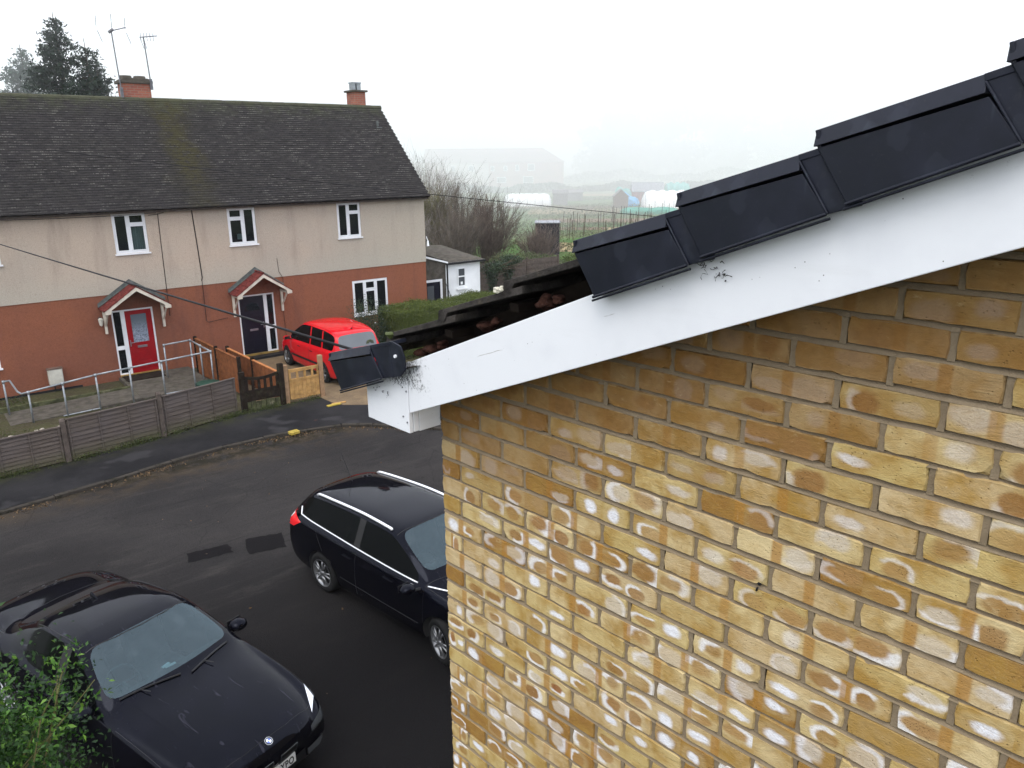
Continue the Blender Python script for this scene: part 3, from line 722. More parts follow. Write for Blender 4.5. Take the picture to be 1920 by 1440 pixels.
rough_patch('road_patch', 3.46, -12.72, .72, .36, -.14, 1, RZ+.004, 'patch_asphalt')
rough_patch('road_patch', 4.36, -13.0, .66, .60, -.25, 2, RZ+.004, 'patch_asphalt')
# far ground: soil strips and grass of the allotments
def strip(name, P, z, mat): return sheet(name, P, z, mat)
rr = random.Random(4)
strips = [(44, 14, 14, 6, 'dead_grass'), (60, 32, 16, 5, 'bare_soil'), (52, 27, 10, 3, 'bare_soil'), (72, 40, 26, 9, 'dead_grass'), (70, 52, 22, 5, 'bare_soil'), (90, 42, 18, 7, 'bare_soil'), (64, 44, 9, 6, 'dead_grass'), (105, 62, 40, 8, 'dead_grass'), (58, 20, 16, 4, 'dead_grass')]
for i, (s, y, lx, ly, mt) in enumerate(strips): rough_patch('field_strip', s, y, lx, ly, -.75, 10+i, -.094+.005*i, mt)

# the brackish odds and ends lying about
def part(root, name, mb, mat, **k):
    o = mb.build(name, mat, root, **k); return o
# yellow hydrant plate by the kerb, and timber scrap on the drive edge
y = empty('marker_block', HL(7.1, -8.0, .0), ANG+.1, 'small yellow block set on the kerb edge', 'marker block')
mb = MB(); mb.box(-.12, .12, -.09, .09, -.02, .055); part(y, 'block', mb, 'yellow_plate', bevel=.012)
mb = MB(); mb.box(-.09, .09, -.04, .04, .056, .062); part(y, 'top_plate', mb, 'yellow_plate')
y = empty('timber_offcut', HL(8.95, -6.62, .008), ANG, 'pale timber offcuts lying flat beside the pine gate post', 'timber scrap')
mb = MB(); mb.box(-.28, .12, -.05, .06, 0, .03); part(y, 'board', mb, 'yellow_plate', bevel=.004)
mb = MB(); mb.prism([(-.1, .07), (.3, .02), (.32, .10), (-.08, .15)], 0, .025, 'xy'); part(y, 'short_board', mb, 'pine', bevel=.004)

# ------------------------------------------------------------------ the terrace across the street
ter = empty('terraced_houses', ORG, ANG, 'cream over terracotta rendered houses with a long dark tiled roof across the street', 'house')
S0, S1 = -7.0, 16.25
def wall_open(mb, x0, x1, z0, z1, ops, y0, y1):
    """wall slab in the xz plane, y0 (front) to y1, with rectangular openings"""
    xs = sorted({x0, x1, *[o[0] for o in ops], *[o[1] for o in ops]}); zs = sorted({z0, z1, *[o[2] for o in ops], *[o[3] for o in ops]})
    def hole(a, b, c, d): return any(o[0] <= a+1e-6 and b <= o[1]+1e-6 and o[2] <= c+1e-6 and d <= o[3]+1e-6 for o in ops)
    for i in range(len(xs)-1):
        for j in range(len(zs)-1):
            a, b, c, d = xs[i], xs[i+1], zs[j], zs[j+1]
            if hole(a, b, c, d): continue
            mb.add([(a, y0, c), (b, y0, c), (b, y0, d), (a, y0, d)], [(0, 1, 2, 3)])
    for a, b, c, d in ops:
        mb.add([(a, y0, c), (b, y0, c), (b, y0, d), (a, y0, d), (a, y1, c), (b, y1, c), (b, y1, d), (a, y1, d)], [(0, 1, 5, 4), (2, 3, 7, 6), (0, 4, 7, 3), (1, 2, 6, 5)])
WU = [(1.5, 2.44, 3.80, 5.02), (5.37, 6.31, 3.84, 5.03), (8.78, 9.70, 3.84, 5.03), (12.63, 13.55, 3.80, 5.03), (-3.4, -2.45, 3.80, 5.03)]
WL = [(.3, 1.96, .92, 2.22), (4.97, 6.16, .12, 2.16), (8.83, 10.07, .12, 2.16), (13.05, 14.50, .94, 2.22), (-4.6, -3.0, .92, 2.22)]
mb = MB(); wall_open(mb, S0, S1, 2.66, 5.12, WU, 0, .22)
D = 6.2
mb.add([(S1, 0, 2.66), (S1, D, 2.66), (S1, D, 5.12), (S1, D/2, 8.36), (S1, 0, 5.12), (S0, 0, 2.66), (S0, D, 2.66), (S0, D, 5.12), (S0, D/2, 8.36), (S0, 0, 5.12)], [(0, 1, 2, 3, 4), (9, 8, 7, 6, 5), (1, 6, 7, 2)])
mb.add([(S0, 0, 2.66), (S1, 0, 2.66), (S1, .018, 2.66), (S0, .018, 2.66)], [(0, 1, 2, 3)])
part(ter, 'upper_wall', mb, 'pebbledash')
mb = MB(); wall_open(mb, S0, S1-.012, -.1, 2.658, WL, .018, .24)
mb.add([(S1-.012, .018, -.1), (S1-.012, D-.01, -.1), (S1-.012, D-.01, 2.658), (S1-.012, .018, 2.658), (S0, .018, -.1), (S0, D-.01, -.1), (S0, D-.01, 2.658), (S0, .018, 2.658)], [(0, 1, 2, 3), (7, 6, 5, 4), (1, 5, 6, 2)])
part(ter, 'lower_wall', mb, 'terracotta_paint')
mb = MB(); mb.box(S0, 3.9, .004, .0175, -.1, .06); part(ter, 'plinth', mb, 'black_plastic')
mb = MB(); mb.box(S0+.02, S1-.03, 1.4, 1.45, -.05, 5.0); mb.box(S0+.02, S1-.03, .24, 1.4, 2.55, 2.60); part(ter, 'inner_partition', mb, 'dark_soffit')
def window(root, s0, s1, z0, z1, layout, yf=.03, curtain=None, sill=True):
    """layout: list of (width fraction, transom fraction from the top or None)"""
    mb = MB(); f = .055; y0, y1 = yf, yf+.06
    mb.box(s0, s1, y0, y1, z0, z0+f); mb.box(s0, s1, y0, y1, z1-f, z1); mb.box(s0, s0+f, y0, y1, z0+f, z1-f); mb.box(s1-f, s1, y0, y1, z0+f, z1-f)
    xa = s0+f; W = (s1-s0-2*f); panes = []
    for i, (fr, tr) in enumerate(layout):
        xb = xa+W*fr
        if i < len(layout)-1: mb.box(xb-.028, xb+.028, y0+.002, y1-.002, z0+f, z1-f)
        a = xa+(.028 if i else 0); b = xb-(.028 if i < len(layout)-1 else 0)
        zz = [(z0+f, z1-f)]
        if tr:
            zt = z1-f-(z1-z0-2*f)*tr; mb.box(a, b, y0+.003, y1-.003, zt-.025, zt+.025); zz = [(z0+f, zt-.025), (zt+.025, z1-f)]
        for (c, d) in zz:   # opening sashes stand a little proud of the frame
            g = .034
            mb.box(a+.002, b-.002, y0-.012, y0+.02, c+.002, c+g); mb.box(a+.002, b-.002, y0-.012, y0+.02, d-g, d-.002)
            mb.box(a+.002, a+g, y0-.012, y0+.02, c+g, d-g); mb.box(b-g, b-.002, y0-.012, y0+.02, c+g, d-g); panes.append((a+g, b-g, c+g, d-g))
        xa = xb
    if sill: mb.box(s0-.03, s1+.03, -.05, y1, z0-.045, z0-.001)
    w_ = part(root, 'window', mb, 'white_plastic', bevel=.003)
    mb = MB()
    for a, b, c, d in panes: mb.box(a-.004, b+.004, y0+.004, y0+.012, c-.004, d+.004)
    part(w_, 'pane', mb, 'window_glass')
    if curtain:
        a, b, c, d = curtain; mb = MB(); n = 24
        vs = []
        for i in range(n+1): x = a+(b-a)*i/n; yy = y1+.06+.02*sin(i*1.7); vs += [(x, yy, c), (x, yy, d)]
        mb.add(vs, [(2*i, 2*i+2, 2*i+3, 2*i+1) for i in range(n)]); part(w_, 'curtain', mb, 'net_curtain', smooth=True)
    return w_
window(ter, *WU[0], [(.5, None), (.5, .3)])
window(ter, *WU[1], [(.46, None), (.54, .27)], curtain=(5.90, 6.30, 3.85, 4.72))
window(ter, *WU[2], [(.54, .27), (.46, None)])
mb = MB(); mb.box(9.1, 9.26, .16, .17, 4.0, 4.18); part(ter, 'window_ornament', mb, 'net_curtain')
window(ter, *WU[3], [(.46, None), (.54, .27)])
window(ter, *WU[4], [(.5, None), (.5, .3)])
window(ter, *WL[0], [(.33, None), (.34, .27), (.33, None)])
window(ter, *WL[3], [(.33, None), (.34, .27), (.33, None)])
window(ter, *WL[4], [(.33, None), (.34, .27), (.33, None)])
def entrance(s0, s1, side, glass, doormat, panelside):
    z0, z1 = .12, 2.16; f = .05; y0, y1 = .03, .10
    mb = MB(); mb.box(s0, s1, y0, y1, z1-f, z1); mb.box(s0, s0+f, y0, y1, z0, z1-f); mb.box(s1-f, s1, y0, y1, z0, z1-f)
    pw = .30
    if panelside == 'l': a, b = s0+f, s0+f+pw-.1; xm = (b, b+.12); da, db = b+.12, s1-f
    else: b, a = s1-f, s1-f-pw+.1; xm = (a-.12, a); da, db = s0+f, a-.12
    mb.box(xm[0], xm[1], y0-.004, y1, z0, z1-f); pa, pb = min(a, b), max(a, b)
    mb.box(pa, pb, y0, y1, z0, z0+.07); mb.box(pa, pb, y0, y1, .93, 1.05)
    fr = part(ter, 'door_frame', mb, 'white_plastic', bevel=.003)
    mb = MB(); mb.box(pa, pb, y0+.02, y0+.03, z0+.07, .93); mb.box(pa, pb, y0+.02, y0+.03, 1.05, z1-f); part(fr, 'side_pane', mb, 'window_glass')
    mb = MB(); dz1 = z1-f
    if glass:
        ga, gb, gc, gd = da+.16, db-.16, 1.10, 1.98
        wall_open(mb, da+.004, db-.004, z0+.03, dz1-.003, [(ga, gb, gc, gd)], y0+.012, y0+.05)
        for zz in ((.28, .50), (.56, .80)): mb.box(da+.17, db-.17, y0+.004, y0+.014, *zz)
        m = 'red_door_paint'
    else:
        mb.box(da+.004, db-.004, y0+.012, y0+.05, z0+.03, dz1-.003); m = 'blue_door_paint'
        for zz in ((.30, .62), (1.05, 1.45)):
            for xx in ((da+.12, (da+db)/2-.04), ((da+db)/2+.04, db-.12)): mb.box(*xx, y0+.004, y0+.0125, *zz)
    d_ = part(ter, 'door', mb, m, bevel=.004)
    if glass:
        mb = MB(); mb.box(ga, gb, y0+.03, y0+.038, gc, gd); part(d_, 'patterned_pane', mb, 'patterned_glass')
    else:
        mb = MB(); n = 10; cx = (da+db)/2; P = [(cx-.26, 1.62), (cx+.26, 1.62)]+[(cx+.26*cos(t), 1.66+.22*sin(t)) for t in [pi*i/n for i in range(n+1)]]
        mb.prism(P, y0+.0035, y0+.011); part(d_, 'fanlight', mb, 'window_glass')
    mb = MB(); cx = (da+db)/2; mb.box(cx-.14, cx+.14, y0-.006, y0+.0115, .93, 1.0); part(d_, 'letter_plate', mb, 'grey_metal', bevel=.003)
    hx = da+.06 if panelside == 'l' else db-.06
    mb = MB(); mb.box(hx-.015, hx+.015, y0-.004, y0+.011, 1.0, 1.2); mb.tube([(hx, y0-.03, 1.11), (hx+(.12 if panelside == 'l' else -.12), y0-.03, 1.115)], .009); mb.tube([(hx, y0-.03, 1.11), (hx, y0+.0, 1.11)], .007)
    part(d_, 'handle', mb, 'grey_metal')
    mb = MB(); mb.box(s0, s1, -.02, y1, z0-.04, z0+.028); part(fr, 'threshold', mb, 'brass', bevel=.004)
entrance(4.97, 6.16, 'l', True, None, 'l')
entrance(8.83, 10.07, 'r', False, None, 'r')
mb = MB(); mb.box(8.7, 10.3, -.36, .015, -.05, .085); part(ter, 'door_step', mb, 'black_plastic', bevel=.01)
def canopy(cx):
    root = empty('porch_canopy', (cx, 0, 0)); root.parent = ter
    hw, zap, zev, pr_ = .93, 2.93, 2.29, .72
    sl = (zap-zev)/hw; n = Vector((sl, 0, 1)).normalized()
    mb = MB()
    for sg in (-1, 1):
        rows = 5
        for r in range(rows):   # felt tile rows, each lapping the one below
            t0, t1 = r/rows, (r+1.08)/rows
            a = (sg*hw*(1-t0)*1.03, zev+(zap-zev)*t0*1.0-.01*(1-t0)); b = (sg*hw*(1-min(1, t1)), zev+(zap-zev)*min(1, t1))
            mb.prism([(a[0], a[1]+.024), (b[0], b[1]+.012), (b[0], b[1]-.012), (a[0], a[1]-.006)], -pr_-.03, -.001)
    mb.tube([(0, -pr_-.035, zap+.022), (0, -.001, zap+.022)], .035, 8)
    part(root, 'canopy_roof', mb, 'red_felt')
    mb = MB()
    for sg in (-1, 1):
        a = Vector((sg*hw*1.03, zev)); b = Vector((0, zap)); 
        mb.prism([(a.x, a.y+.03), (b.x, b.y+.02), (b.x, b.y+.15), (a.x, a.y+.14)], -.03, -.0015)
        mb.prism([(a.x, a.y+.035), (b.x, b.y+.025), (b.x, b.y+.04), (a.x, a.y+.05)], -.09, -.03)
    part(root, 'lead_flashing', mb, 'grey_lead')
    mb = MB()
    for sg in (-1, 1):
        P = [(0, zap-.012), (sg*hw, zev-.010), (sg*hw, zev-.10), (sg*(hw-.17), zev-.10), (sg*(hw-.19), zev+.02), (0, zap-.13)]
        mb.prism(P, -pr_-.02, -pr_+.005)
    part(root, 'gable_board', mb, 'old_white_paint', bevel=.004)
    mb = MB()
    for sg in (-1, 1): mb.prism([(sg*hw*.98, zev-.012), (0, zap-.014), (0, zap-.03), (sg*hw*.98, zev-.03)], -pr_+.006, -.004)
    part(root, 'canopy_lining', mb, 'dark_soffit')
    for sg in (-1, 1):
        x = sg*(hw-.10); mb = MB()
        mb.box(x-.035, x+.035, -.075, -.0, 1.50, zev-.03); mb.box(x-.034, x+.034, -pr_+.01, -.0755, zev-.105, zev-.032)
        mb.tube([(x, -.05, 1.74), (x, -.20, 1.86), (x, -.36, 2.02), (x, -.50, 2.15), (x, -pr_+.06, 2.20)], .03, 6)
        part(root, 'bracket', mb, 'old_white_paint', bevel=.006)
canopy(5.60); canopy(9.50)
# wall lantern, meter box, cables on the wall
lm = MB(); lm.box(4.60, 4.68, -.03, .017, 1.92, 2.02); lm.tube([(4.64, -.03, 2.0), (4.64, -.12, 2.06), (4.64, -.12, 2.02)], .012)
lan = part(ter, 'wall_lantern', lm, 'black_plastic')
lm = MB(); lm.tube([(4.64, -.12, 2.02), (4.64, -.12, 1.98), (4.64, -.12, 1.80), (4.64, -.12, 1.77)], [.03, .075, .05, .02], 6); part(lan, 'lantern_glass', lm, 'meter_box')
mb = MB(); mb.box(3.04, 3.41, -.20, .017, .24, .70); mt = part(ter, 'meter_box', mb, 'meter_box', bevel=.01)
mb = MB(); mb.box(3.06, 3.39, -.212, -.203, .27, .66); part(mt, 'lid', mb, 'meter_box', bevel=.008)
mb = MB(); mb.box(3.02, 3.43, -.215, .0, .70, .725); part(mt, 'hood', mb, 'shed_brown')
mb = MB(); mb.tube([(3.17, -.03, .24), (3.17, -.03, .0)], .015); part(mt, 'conduit', mb, 'black_plastic')
def wallcable(P, r): mb = MB(); mb.tube([(s, -.008, z) for s, z in P], r, 5); part(ter, 'wall_cable', mb, 'cable_black')
wallcable([(6.68, 4.97), (6.66, 3.8), (6.65, 2.9), (6.64, 1.8)], .010)
wallcable([(6.4, 4.93), (6.68, 4.95), (6.86, 4.99)], .009)
wallcable([(7.69, 5.1), (7.74, 3.8), (7.77, 2.91), (7.74, 2.80)], .016); wallcable([(7.75, 2.8), (7.74, 1.5), (7.80, 1.44), (8.45, 1.5)], .008)
wallcable([(10.3, 3.3), (10.32, 2.85), (10.45, 2.62), (10.36, 1.5), (10.38, .3)], .007)
# fascia, gutter
mb = MB(); mb.box(S0, S1+.09, -.20, -.18, 5.02, 5.14); mb.box(S0, S1+.09, -.18, -.002, 5.05, 5.065); part(ter, 'eaves_board', mb, 'concrete_post')
mb = MB(); n = 8
P = [(-.29+.055+.055*cos(t), 5.145+.055*sin(t)) for t in [pi+pi*i/n for i in range(n+1)]]; P += [(a*1.0+(.0 if a < -.23 else -.008), b+.003) for a, b in []]
mb.prism(P, S0, S1+.10, 'yz'); part(ter, 'gutter', mb, 'black_plastic')
# the roof: lapped plain tiles, one mesh per slope
def tiled_slope(name, y0, z0, y1, z1, s0, s1, parent, gauge=.1005, tw=.166, mat='roof_tiles'):
    L = math.hypot(y1-y0, z1-z0); n = int(L/gauge); dy, dz = (y1-y0)/L, (z1-z0)/L; ny, nz = -dz*(1 if y1 > y0 else 1), dy
    if nz < 0: ny, nz = -ny, -nz
    vs = []; fs = []
    m = int((s1-s0)/tw)
    for i in range(n+1):
        a = i*gauge; b = min(a+gauge+.02, L); off = (i % 2)*tw*.5
        lift = rng.uniform(.010, .022, m+2); back = rng.uniform(-.006, .006, m+2); sag = .012*np.sin(np.linspace(0, 9, m+2)+i*.05)
        for j in range(m+1):
            xa = s0+j*tw-off; xb = xa+tw-.006
            if xb < s0 or xa > s1: continue
            xa = max(xa, s0); xb = min(xb, s1); l = lift[j]+sag[j]; aa = a+back[j]; o = len(vs)
            def pt(x, t, h): return (x, y0+dy*t+ny*h, z0+dz*t+nz*h)
            vs += [pt(xa, aa, l), pt(xb, aa, l+.002), pt(xb, b, .002+sag[j]), pt(xa, b, .002+sag[j]), pt(xa, aa, l-.014), pt(xb, aa, l-.014)]
            fs += [(o, o+1, o+2, o+3), (o+4, o+5, o+1, o)]
    return raw(name, vs, fs, mat, parent)
tiled_slope('roof', -.31, 5.12, 3.1, 8.46, S0, S1+.10, ter)
tiled_slope('rear_roof', 6.5, 5.12, 3.1, 8.46, S0, S1+.10, ter, gauge=.2, tw=.33)
mb = MB(); mb.prism([(-.29, 5.09), (3.1, 8.41), (6.48, 5.09)], S0, S1+.085, 'yz'); part(ter, 'roof_deck', mb, 'old_timber')
mb = MB()
s = S0
while s < S1:
    mb.tube([(s, 3.1, 8.40+random.uniform(-.004, .006)), (min(s+.44, S1+.11), 3.1, 8.405)], .10, 10); s += .45
part(ter, 'ridge_tiles', mb, 'roof_tiles', smooth=False)
mb = MB(); mb.box(15.68, 15.90, 2.22, 2.5, 7.62, 7.66); mb.tube([(15.77, 2.36, 7.55), (15.77, 2.36, 7.88)], .05, 10); mb.prism([(2.2, 7.56), (2.5, 7.86), (2.52, 7.84), (2.22, 7.54)], 15.60, 15.94, 'yz')
part(ter, 'roof_vent', mb, 'grey_lead')
# chimney stacks
mb = MB(); mb.box(6.98, 7.82, 3.16, 3.86, 7.6, 8.93); ch = part(ter, 'chimney', mb, 'red_brick')
mb = MB(); mb.box(6.90, 7.90, 3.10, 3.92, 8.93, 9.02); mb.prism([(6.92, 9.02), (7.88, 9.02), (7.76, 9.09), (7.04, 9.09)], 3.13, 3.89); part(ch, 'chimney_crown', mb, 'concrete', bevel=.01)
for x in (7.17, 7.60): mb = MB(); mb.tube([(x, 3.5, 9.07), (x, 3.5, 9.14), (x, 3.5, 9.18)], [.19, .19, .17], 16); part(ch, 'pot_cap', mb, 'concrete')
mb = MB(); mb.box(15.28, 15.76, 3.16, 3.80, 7.6, 8.98); ch = part(ter, 'chimney', mb, 'red_brick')
mb = MB(); mb.box(15.20, 15.84, 3.09, 3.87, 8.98, 9.05); part(ch, 'chimney_crown', mb, 'concrete', bevel=.01)
mb = MB()
for a, b in ((15.34, 15.45), (15.51, 15.68)): mb.box(a, b, 3.35, 3.65, 9.04, 9.33)
mb.box(15.45, 15.51, 3.5, 3.65, 9.04, 9.33); mb.box(15.32, 15.70, 3.33, 3.67, 9.30, 9.35)
part(ch, 'flue_pot', mb, 'galvanised')
# television aerials
def aerial(s, y, z0, z1, lean, label, loop):
    a = empty('tv_aerial', HL(s, y, z0), ANG, label, 'aerial', None); mb = MB(); top = Vector((lean, 0, z1-z0)); mb.tube([(0, 0, 0), top], .020, 6); part(a, 'mast', mb, 'aerial_metal')
    mb = MB()
    t = Vector(top)
    if loop:
        mb.tube([t, t+Vector((.42, -.1, .12))], .018, 5); mb.tube([t+Vector((-.08, 0, -.05)), t+Vector((.06, 0, .05))], .05, 6)
        for dx in (-.42, .03, .42): mb.tube([t+Vector((dx, 0, .08)), t+Vector((dx+.02, 0, .50 if abs(dx) < .1 else .42))], .009, 4)
        for dx in (-.40, .44): mb.tube([t+Vector((dx, 0, -.02)), t+Vector((dx+.10, 0, -.34))], .009, 4)
    else:
        mb.tube([t+Vector((-.12, 0, -.02)), t+Vector((.40, -.1, .05))], .017, 5)
        for i in range(5): mb.tube([t+Vector((-.08+i*.09, -.02*i, -.12)), t+Vector((-.08+i*.09, -.02*i, .12))], .008, 4)
        mb.tube([t+Vector((-.02, 0, -.35)), t+Vector((-.10, 0, -.05))], .008, 4); mb.tube([t+Vector((.06, 0, -.35)), t+Vector((0, 0, 0))], .008, 4)
    part(a, 'aerial_elements', mb, 'aerial_metal')
    mb = MB(); mb.box(-.04, .04, -.04, .06, .0, .33); part(a, 'bracket', mb, 'aerial_metal')
aerial(6.90, 3.08, 8.45, 10.45, -.06, 'tall thin television aerial leaning on the wide red brick chimney, with spread rods', True)
aerial(7.84, 3.12, 8.75, 10.35, -.05, 'shorter television aerial on the right side of the wide brick chimney', False)

# ------------------------------------------------------------------ front gardens
fence = empty('garden_fence', ORG, ANG, 'low grey lapped timber fence between concrete posts along the pavement', 'fence')
posts = [(-5.6, -7.2), (-3.55, -6.98), (-1.55, -6.80), (.42, -6.62), (2.38, -6.47), (4.53, -6.14), (6.62, -5.62)]
tops = [.84, .84, .84, .86, 1.0, 1.02]
for i, (s, y) in enumerate(posts):
    h = 1.02 if i < 5 else 1.14
    if i < 6:
        mb = MB(); a = .055; mb.add([(s-a, y-a, -.15), (s+a, y-a, -.15), (s+a, y+a, -.15), (s-a, y+a, -.15), (s-a, y-a, h-.05), (s+a, y-a, h-.05), (s+a, y+a, h-.01), (s-a, y+a, h-.01), (s-a*.6, y-a*.3, h), (s+a*.6, y-a*.3, h), (s+a*.6, y+a*.5, h), (s-a*.6, y+a*.5, h)],
            [(0, 1, 2, 3), (0, 1, 5, 4), (1, 2, 6, 5), (2, 3, 7, 6), (3, 0, 4, 7), (4, 5, 9, 8), (5, 6, 10, 9), (6, 7, 11, 10), (7, 4, 8, 11), (8, 9, 10, 11)])
        part(fence, 'post', mb, 'concrete_post', bevel=.006)
for i in range(6):
    a = Vector((*posts[i], 0)); b = Vector((*posts[i+1], 0)); d = (b-a).normalized(); nrm = Vector((d.y, -d.x, 0)); a = a+d*.065; b = b-d*.065; h = tops[i]; rr = random.Random(i)
    mb = MB(); nb = 9; N = 26; L = (b-a).length
    for k in range(nb):
        z0 = .04+(h-.07)/nb*k; z1 = z0+(h-.07)/nb*1.22; ph = rr.uniform(0, 9); vs = []
        for j in range(N+1):
            t = j/N; w_ = .006*sin(t*7+ph)+.004*sin(t*17+ph*2); p = a+(b-a)*t
            q0 = p+nrm*(.034); q1 = p+nrm*.012; vs += [(q0.x, q0.y, z0+w_), (q1.x, q1.y, min(z1, h-.025)), ((p+nrm*.022).x, (p+nrm*.022).y, z0+w_-.001)]
        o = len(mb.v); mb.add(vs, [(3*j, 3*j+3, 3*j+4, 3*j+1) for j in range(N)]+[(3*j+2, 3*j+5, 3*j+3, 3*j) for j in range(N)])
    m3 = Matrix((d, nrm, Vector((0, 0, 1)))).transposed(); c = (a+b)/2
    mb.obox(c+Vector((0, 0, h-.012))+nrm*.015, (L, .07, .026), m3)
    for t in (.02, .34, .66, .98): mb.obox(a+(b-a)*t+nrm*.038+Vector((0, 0, h/2)), (.035, .016, h-.06), m3)
    mb.obox(c+Vector((0, 0, h/2))-nrm*.012, (L, .012, h-.08), m3)
    part(fence, 'panel', mb, 'weathered_larch')
# dark timber gate piece with pickets, mossy boards at its foot
g = empty('dark_timber_gate', HL(6.74, -5.60), ANG-.02, 'dark brown picket topped gate with mossy boards at its foot', 'gate')
mb = MB(); mb.box(-.05, .10, -.06, .06, -.05, 1.12); part(g, 'gate_post', mb, 'dark_wood', bevel=.01)
mb = MB(); mb.box(1.02, 1.17, -.06, .06, -.05, 1.18); part(g, 'gate_post', mb, 'dark_wood', bevel=.01)
mb = MB(); P = []
n = 12
for i in range(n+1): t = i/n; P.append((.10+.92*t, .98-.07*sin(pi*t)))
for i in range(n, -1, -1): t = i/n; P.append((.10+.92*t, .90-.07*sin(pi*t)))
mb.prism(P, -.02, .02); part(g, 'top_rail', mb, 'dark_wood')
for i in range(6): x = .14+.168*i; mb = MB(); mb.box(x-.035, x+.035, -.018, .015, .55, .88); part(g, 'picket', mb, 'dark_wood')
mb = MB(); mb.box(.10, 1.02, -.025, .02, .27, .58)
for i in range(7): mb.box(.10+.132*i, .10+.132*i+.125, -.035, -.026, .28, .56)
part(g, 'lower_panel', mb, 'dark_wood')
mb = MB()
for i in range(7): mb.box(.08+.135*i, .08+.135*i+.12, -.03, .012, -.03, .26+.02*sin(i*2))
part(g, 'foot_board', mb, 'green_board')
# new pine gate
g = empty('pine_gate', HL(7.98, -5.58), ANG-.02, 'new unpainted pine garden gate between two pale posts', 'gate')
mb = MB(); mb.box(-.055, .055, -.055, .055, -.05, 1.10); part(g, 'gate_post', mb, 'pine_post', bevel=.008)
mb = MB(); mb.box(.98, 1.10, -.06, .06, -.05, 1.22); part(g, 'gate_post', mb, 'pine_post', bevel=.008)
for (z0, z1) in ((.86, .95), (.60, .67), (.08, .16)): mb = MB(); mb.box(.09, .965, -.03, .02, z0, z1); part(g, 'rail', mb, 'pine', bevel=.004)
for x in (.09, .31, .53, .75, .915): mb = MB(); mb.box(x, x+.06, -.022, .012, .67, .86); part(g, 'picket', mb, 'pine', bevel=.003)
mb = MB(); mb.box(.09, .965, -.012, .012, .16, .60)
for i in range(7): mb.box(.092+.125*i, .092+.125*i+.12, -.022, -.0125, .165, .595)
part(g, 'lower_panel', mb, 'pine')
mb = MB(); mb.box(.965, .98, -.03, .03, .80, .84); part(g, 'latch', mb, 'black_plastic')
# dividing fences between the gardens
def div_fence(name, a, b, h0, h1, label, mat, capm, dark=False):
    f = empty(name, ORG, ANG, label, 'fence', 'timber fences between the front gardens'); a = Vector((*a, 0)); b = Vector((*b, 0)); d = (b-a).normalized(); nrm = Vector((d.y, -d.x, 0)); L = (b-a).length; n = max(1, round(L/1.8))
    for i in range(n):
        p = a+(b-a)*(i/n); q = a+(b-a)*((i+1)/n); ha = h0+(h1-h0)*i/n; hb = h0+(h1-h0)*(i+1)/n; mb = MB()
        for k in range(8):
            z0 = .04+k*(ha-.08)/8; z1 = .04+k*(hb-.08)/8; dz0 = (ha-.08)/8*1.15; dz1 = (hb-.08)/8*1.15; o0 = nrm*.028; o1 = nrm*.014
            vs = [(p+o0+Vector((0, 0, z0))), (q+o0+Vector((0, 0, z1))), (q+o1+Vector((0, 0, z1+dz1))), (p+o1+Vector((0, 0, z0+dz0))), (p-o0*.5+Vector((0, 0, z0))), (q-o0*.5+Vector((0, 0, z1))), (q-o1*.5+Vector((0, 0, z1+dz1))), (p-o1*.5+Vector((0, 0, z0+dz0)))]
            mb.add(vs, [(0, 1, 2, 3), (7, 6, 5, 4), (0, 4, 5, 1), (3, 2, 6, 7)])
        pn = part(f, 'panel', mb, mat)
        mb = MB(); vs = []
        for (w_, zz) in ((-.04, 0), (.04, 0), (.04, .03), (-.04, .03)): vs.append(p+nrm*w_+Vector((0, 0, ha-.02+zz)))
        for (w_, zz) in ((-.04, 0), (.04, 0), (.04, .03), (-.04, .03)): vs.append(q+nrm*w_+Vector((0, 0, hb-.02+zz)))
        mb.add(vs, [(0, 1, 2, 3), (7, 6, 5, 4), (0, 1, 5, 4), (1, 2, 6, 5), (2, 3, 7, 6), (3, 0, 4, 7)]); part(pn, 'capping', mb, capm)
    for i in range(n+1):
        p = a+(b-a)*(i/n); h = h0+(h1-h0)*i/n+.06; mb = MB(); mb.obox(p+Vector((0, 0, h/2)), (.085, .085, h), Matrix((d, nrm, Vector((0, 0, 1)))).transposed()); part(f, 'post', mb, 'dark_wood' if dark else 'shed_brown')
div_fence('divider_fence', (7.05, -.9), (7.28, -4.0), 1.18, 1.08, 'brown timber divider fence beside the ramp, nearer the red door', 'orange_fence', 'orange_fence', True)
div_fence('divider_fence', (7.75, -1.7), (7.93, -5.35), .90, .84, 'orange timber divider fence leading to the dark blue door', 'orange_fence', 'orange_fence_cap', True)
# ramp to the red door with galvanised handrails
rp = empty('access_ramp', ORG, ANG, 'concrete ramp and landing in front of the red door', 'ramp')
mb = MB(); mb.add([(1.2, -2.75, -.02), (4.9, -2.75, .10), (4.9, -1.45, .10), (1.2, -1.45, -.02), (1.2, -2.75, -.1), (4.9, -2.75, -.1), (4.9, -1.45, -.1), (1.2, -1.45, -.1)], [(0, 1, 2, 3), (0, 1, 5, 4), (1, 2, 6, 5), (2, 3, 7, 6), (3, 0, 4, 7)]); part(rp, 'slope', mb, 'concrete')
mb = MB(); mb.box(4.905, 6.98, -2.75, -.03, -.1, .10); part(rp, 'landing', mb, 'concrete', bevel=.01)
mb = MB(); mb.box(1.2, 4.9, -1.44, -1.34, -.1, .14); part(rp, 'edging', mb, 'green_board', bevel=.01)
mb = MB(); mb.box(5.0, 6.1, -.75, -.06, .101, .125); part(rp, 'door_mat', mb, 'dark_wood')
hr = empty('handrail', ORG, ANG, 'galvanised tube handrail around the ramp to the red door', 'handrail')
RZs = lambda s: .83+.17*min(1, (s-2.2)/1.6) if s < 3.8 else 1.0+.15*min(1, (s-3.8)/3.0)
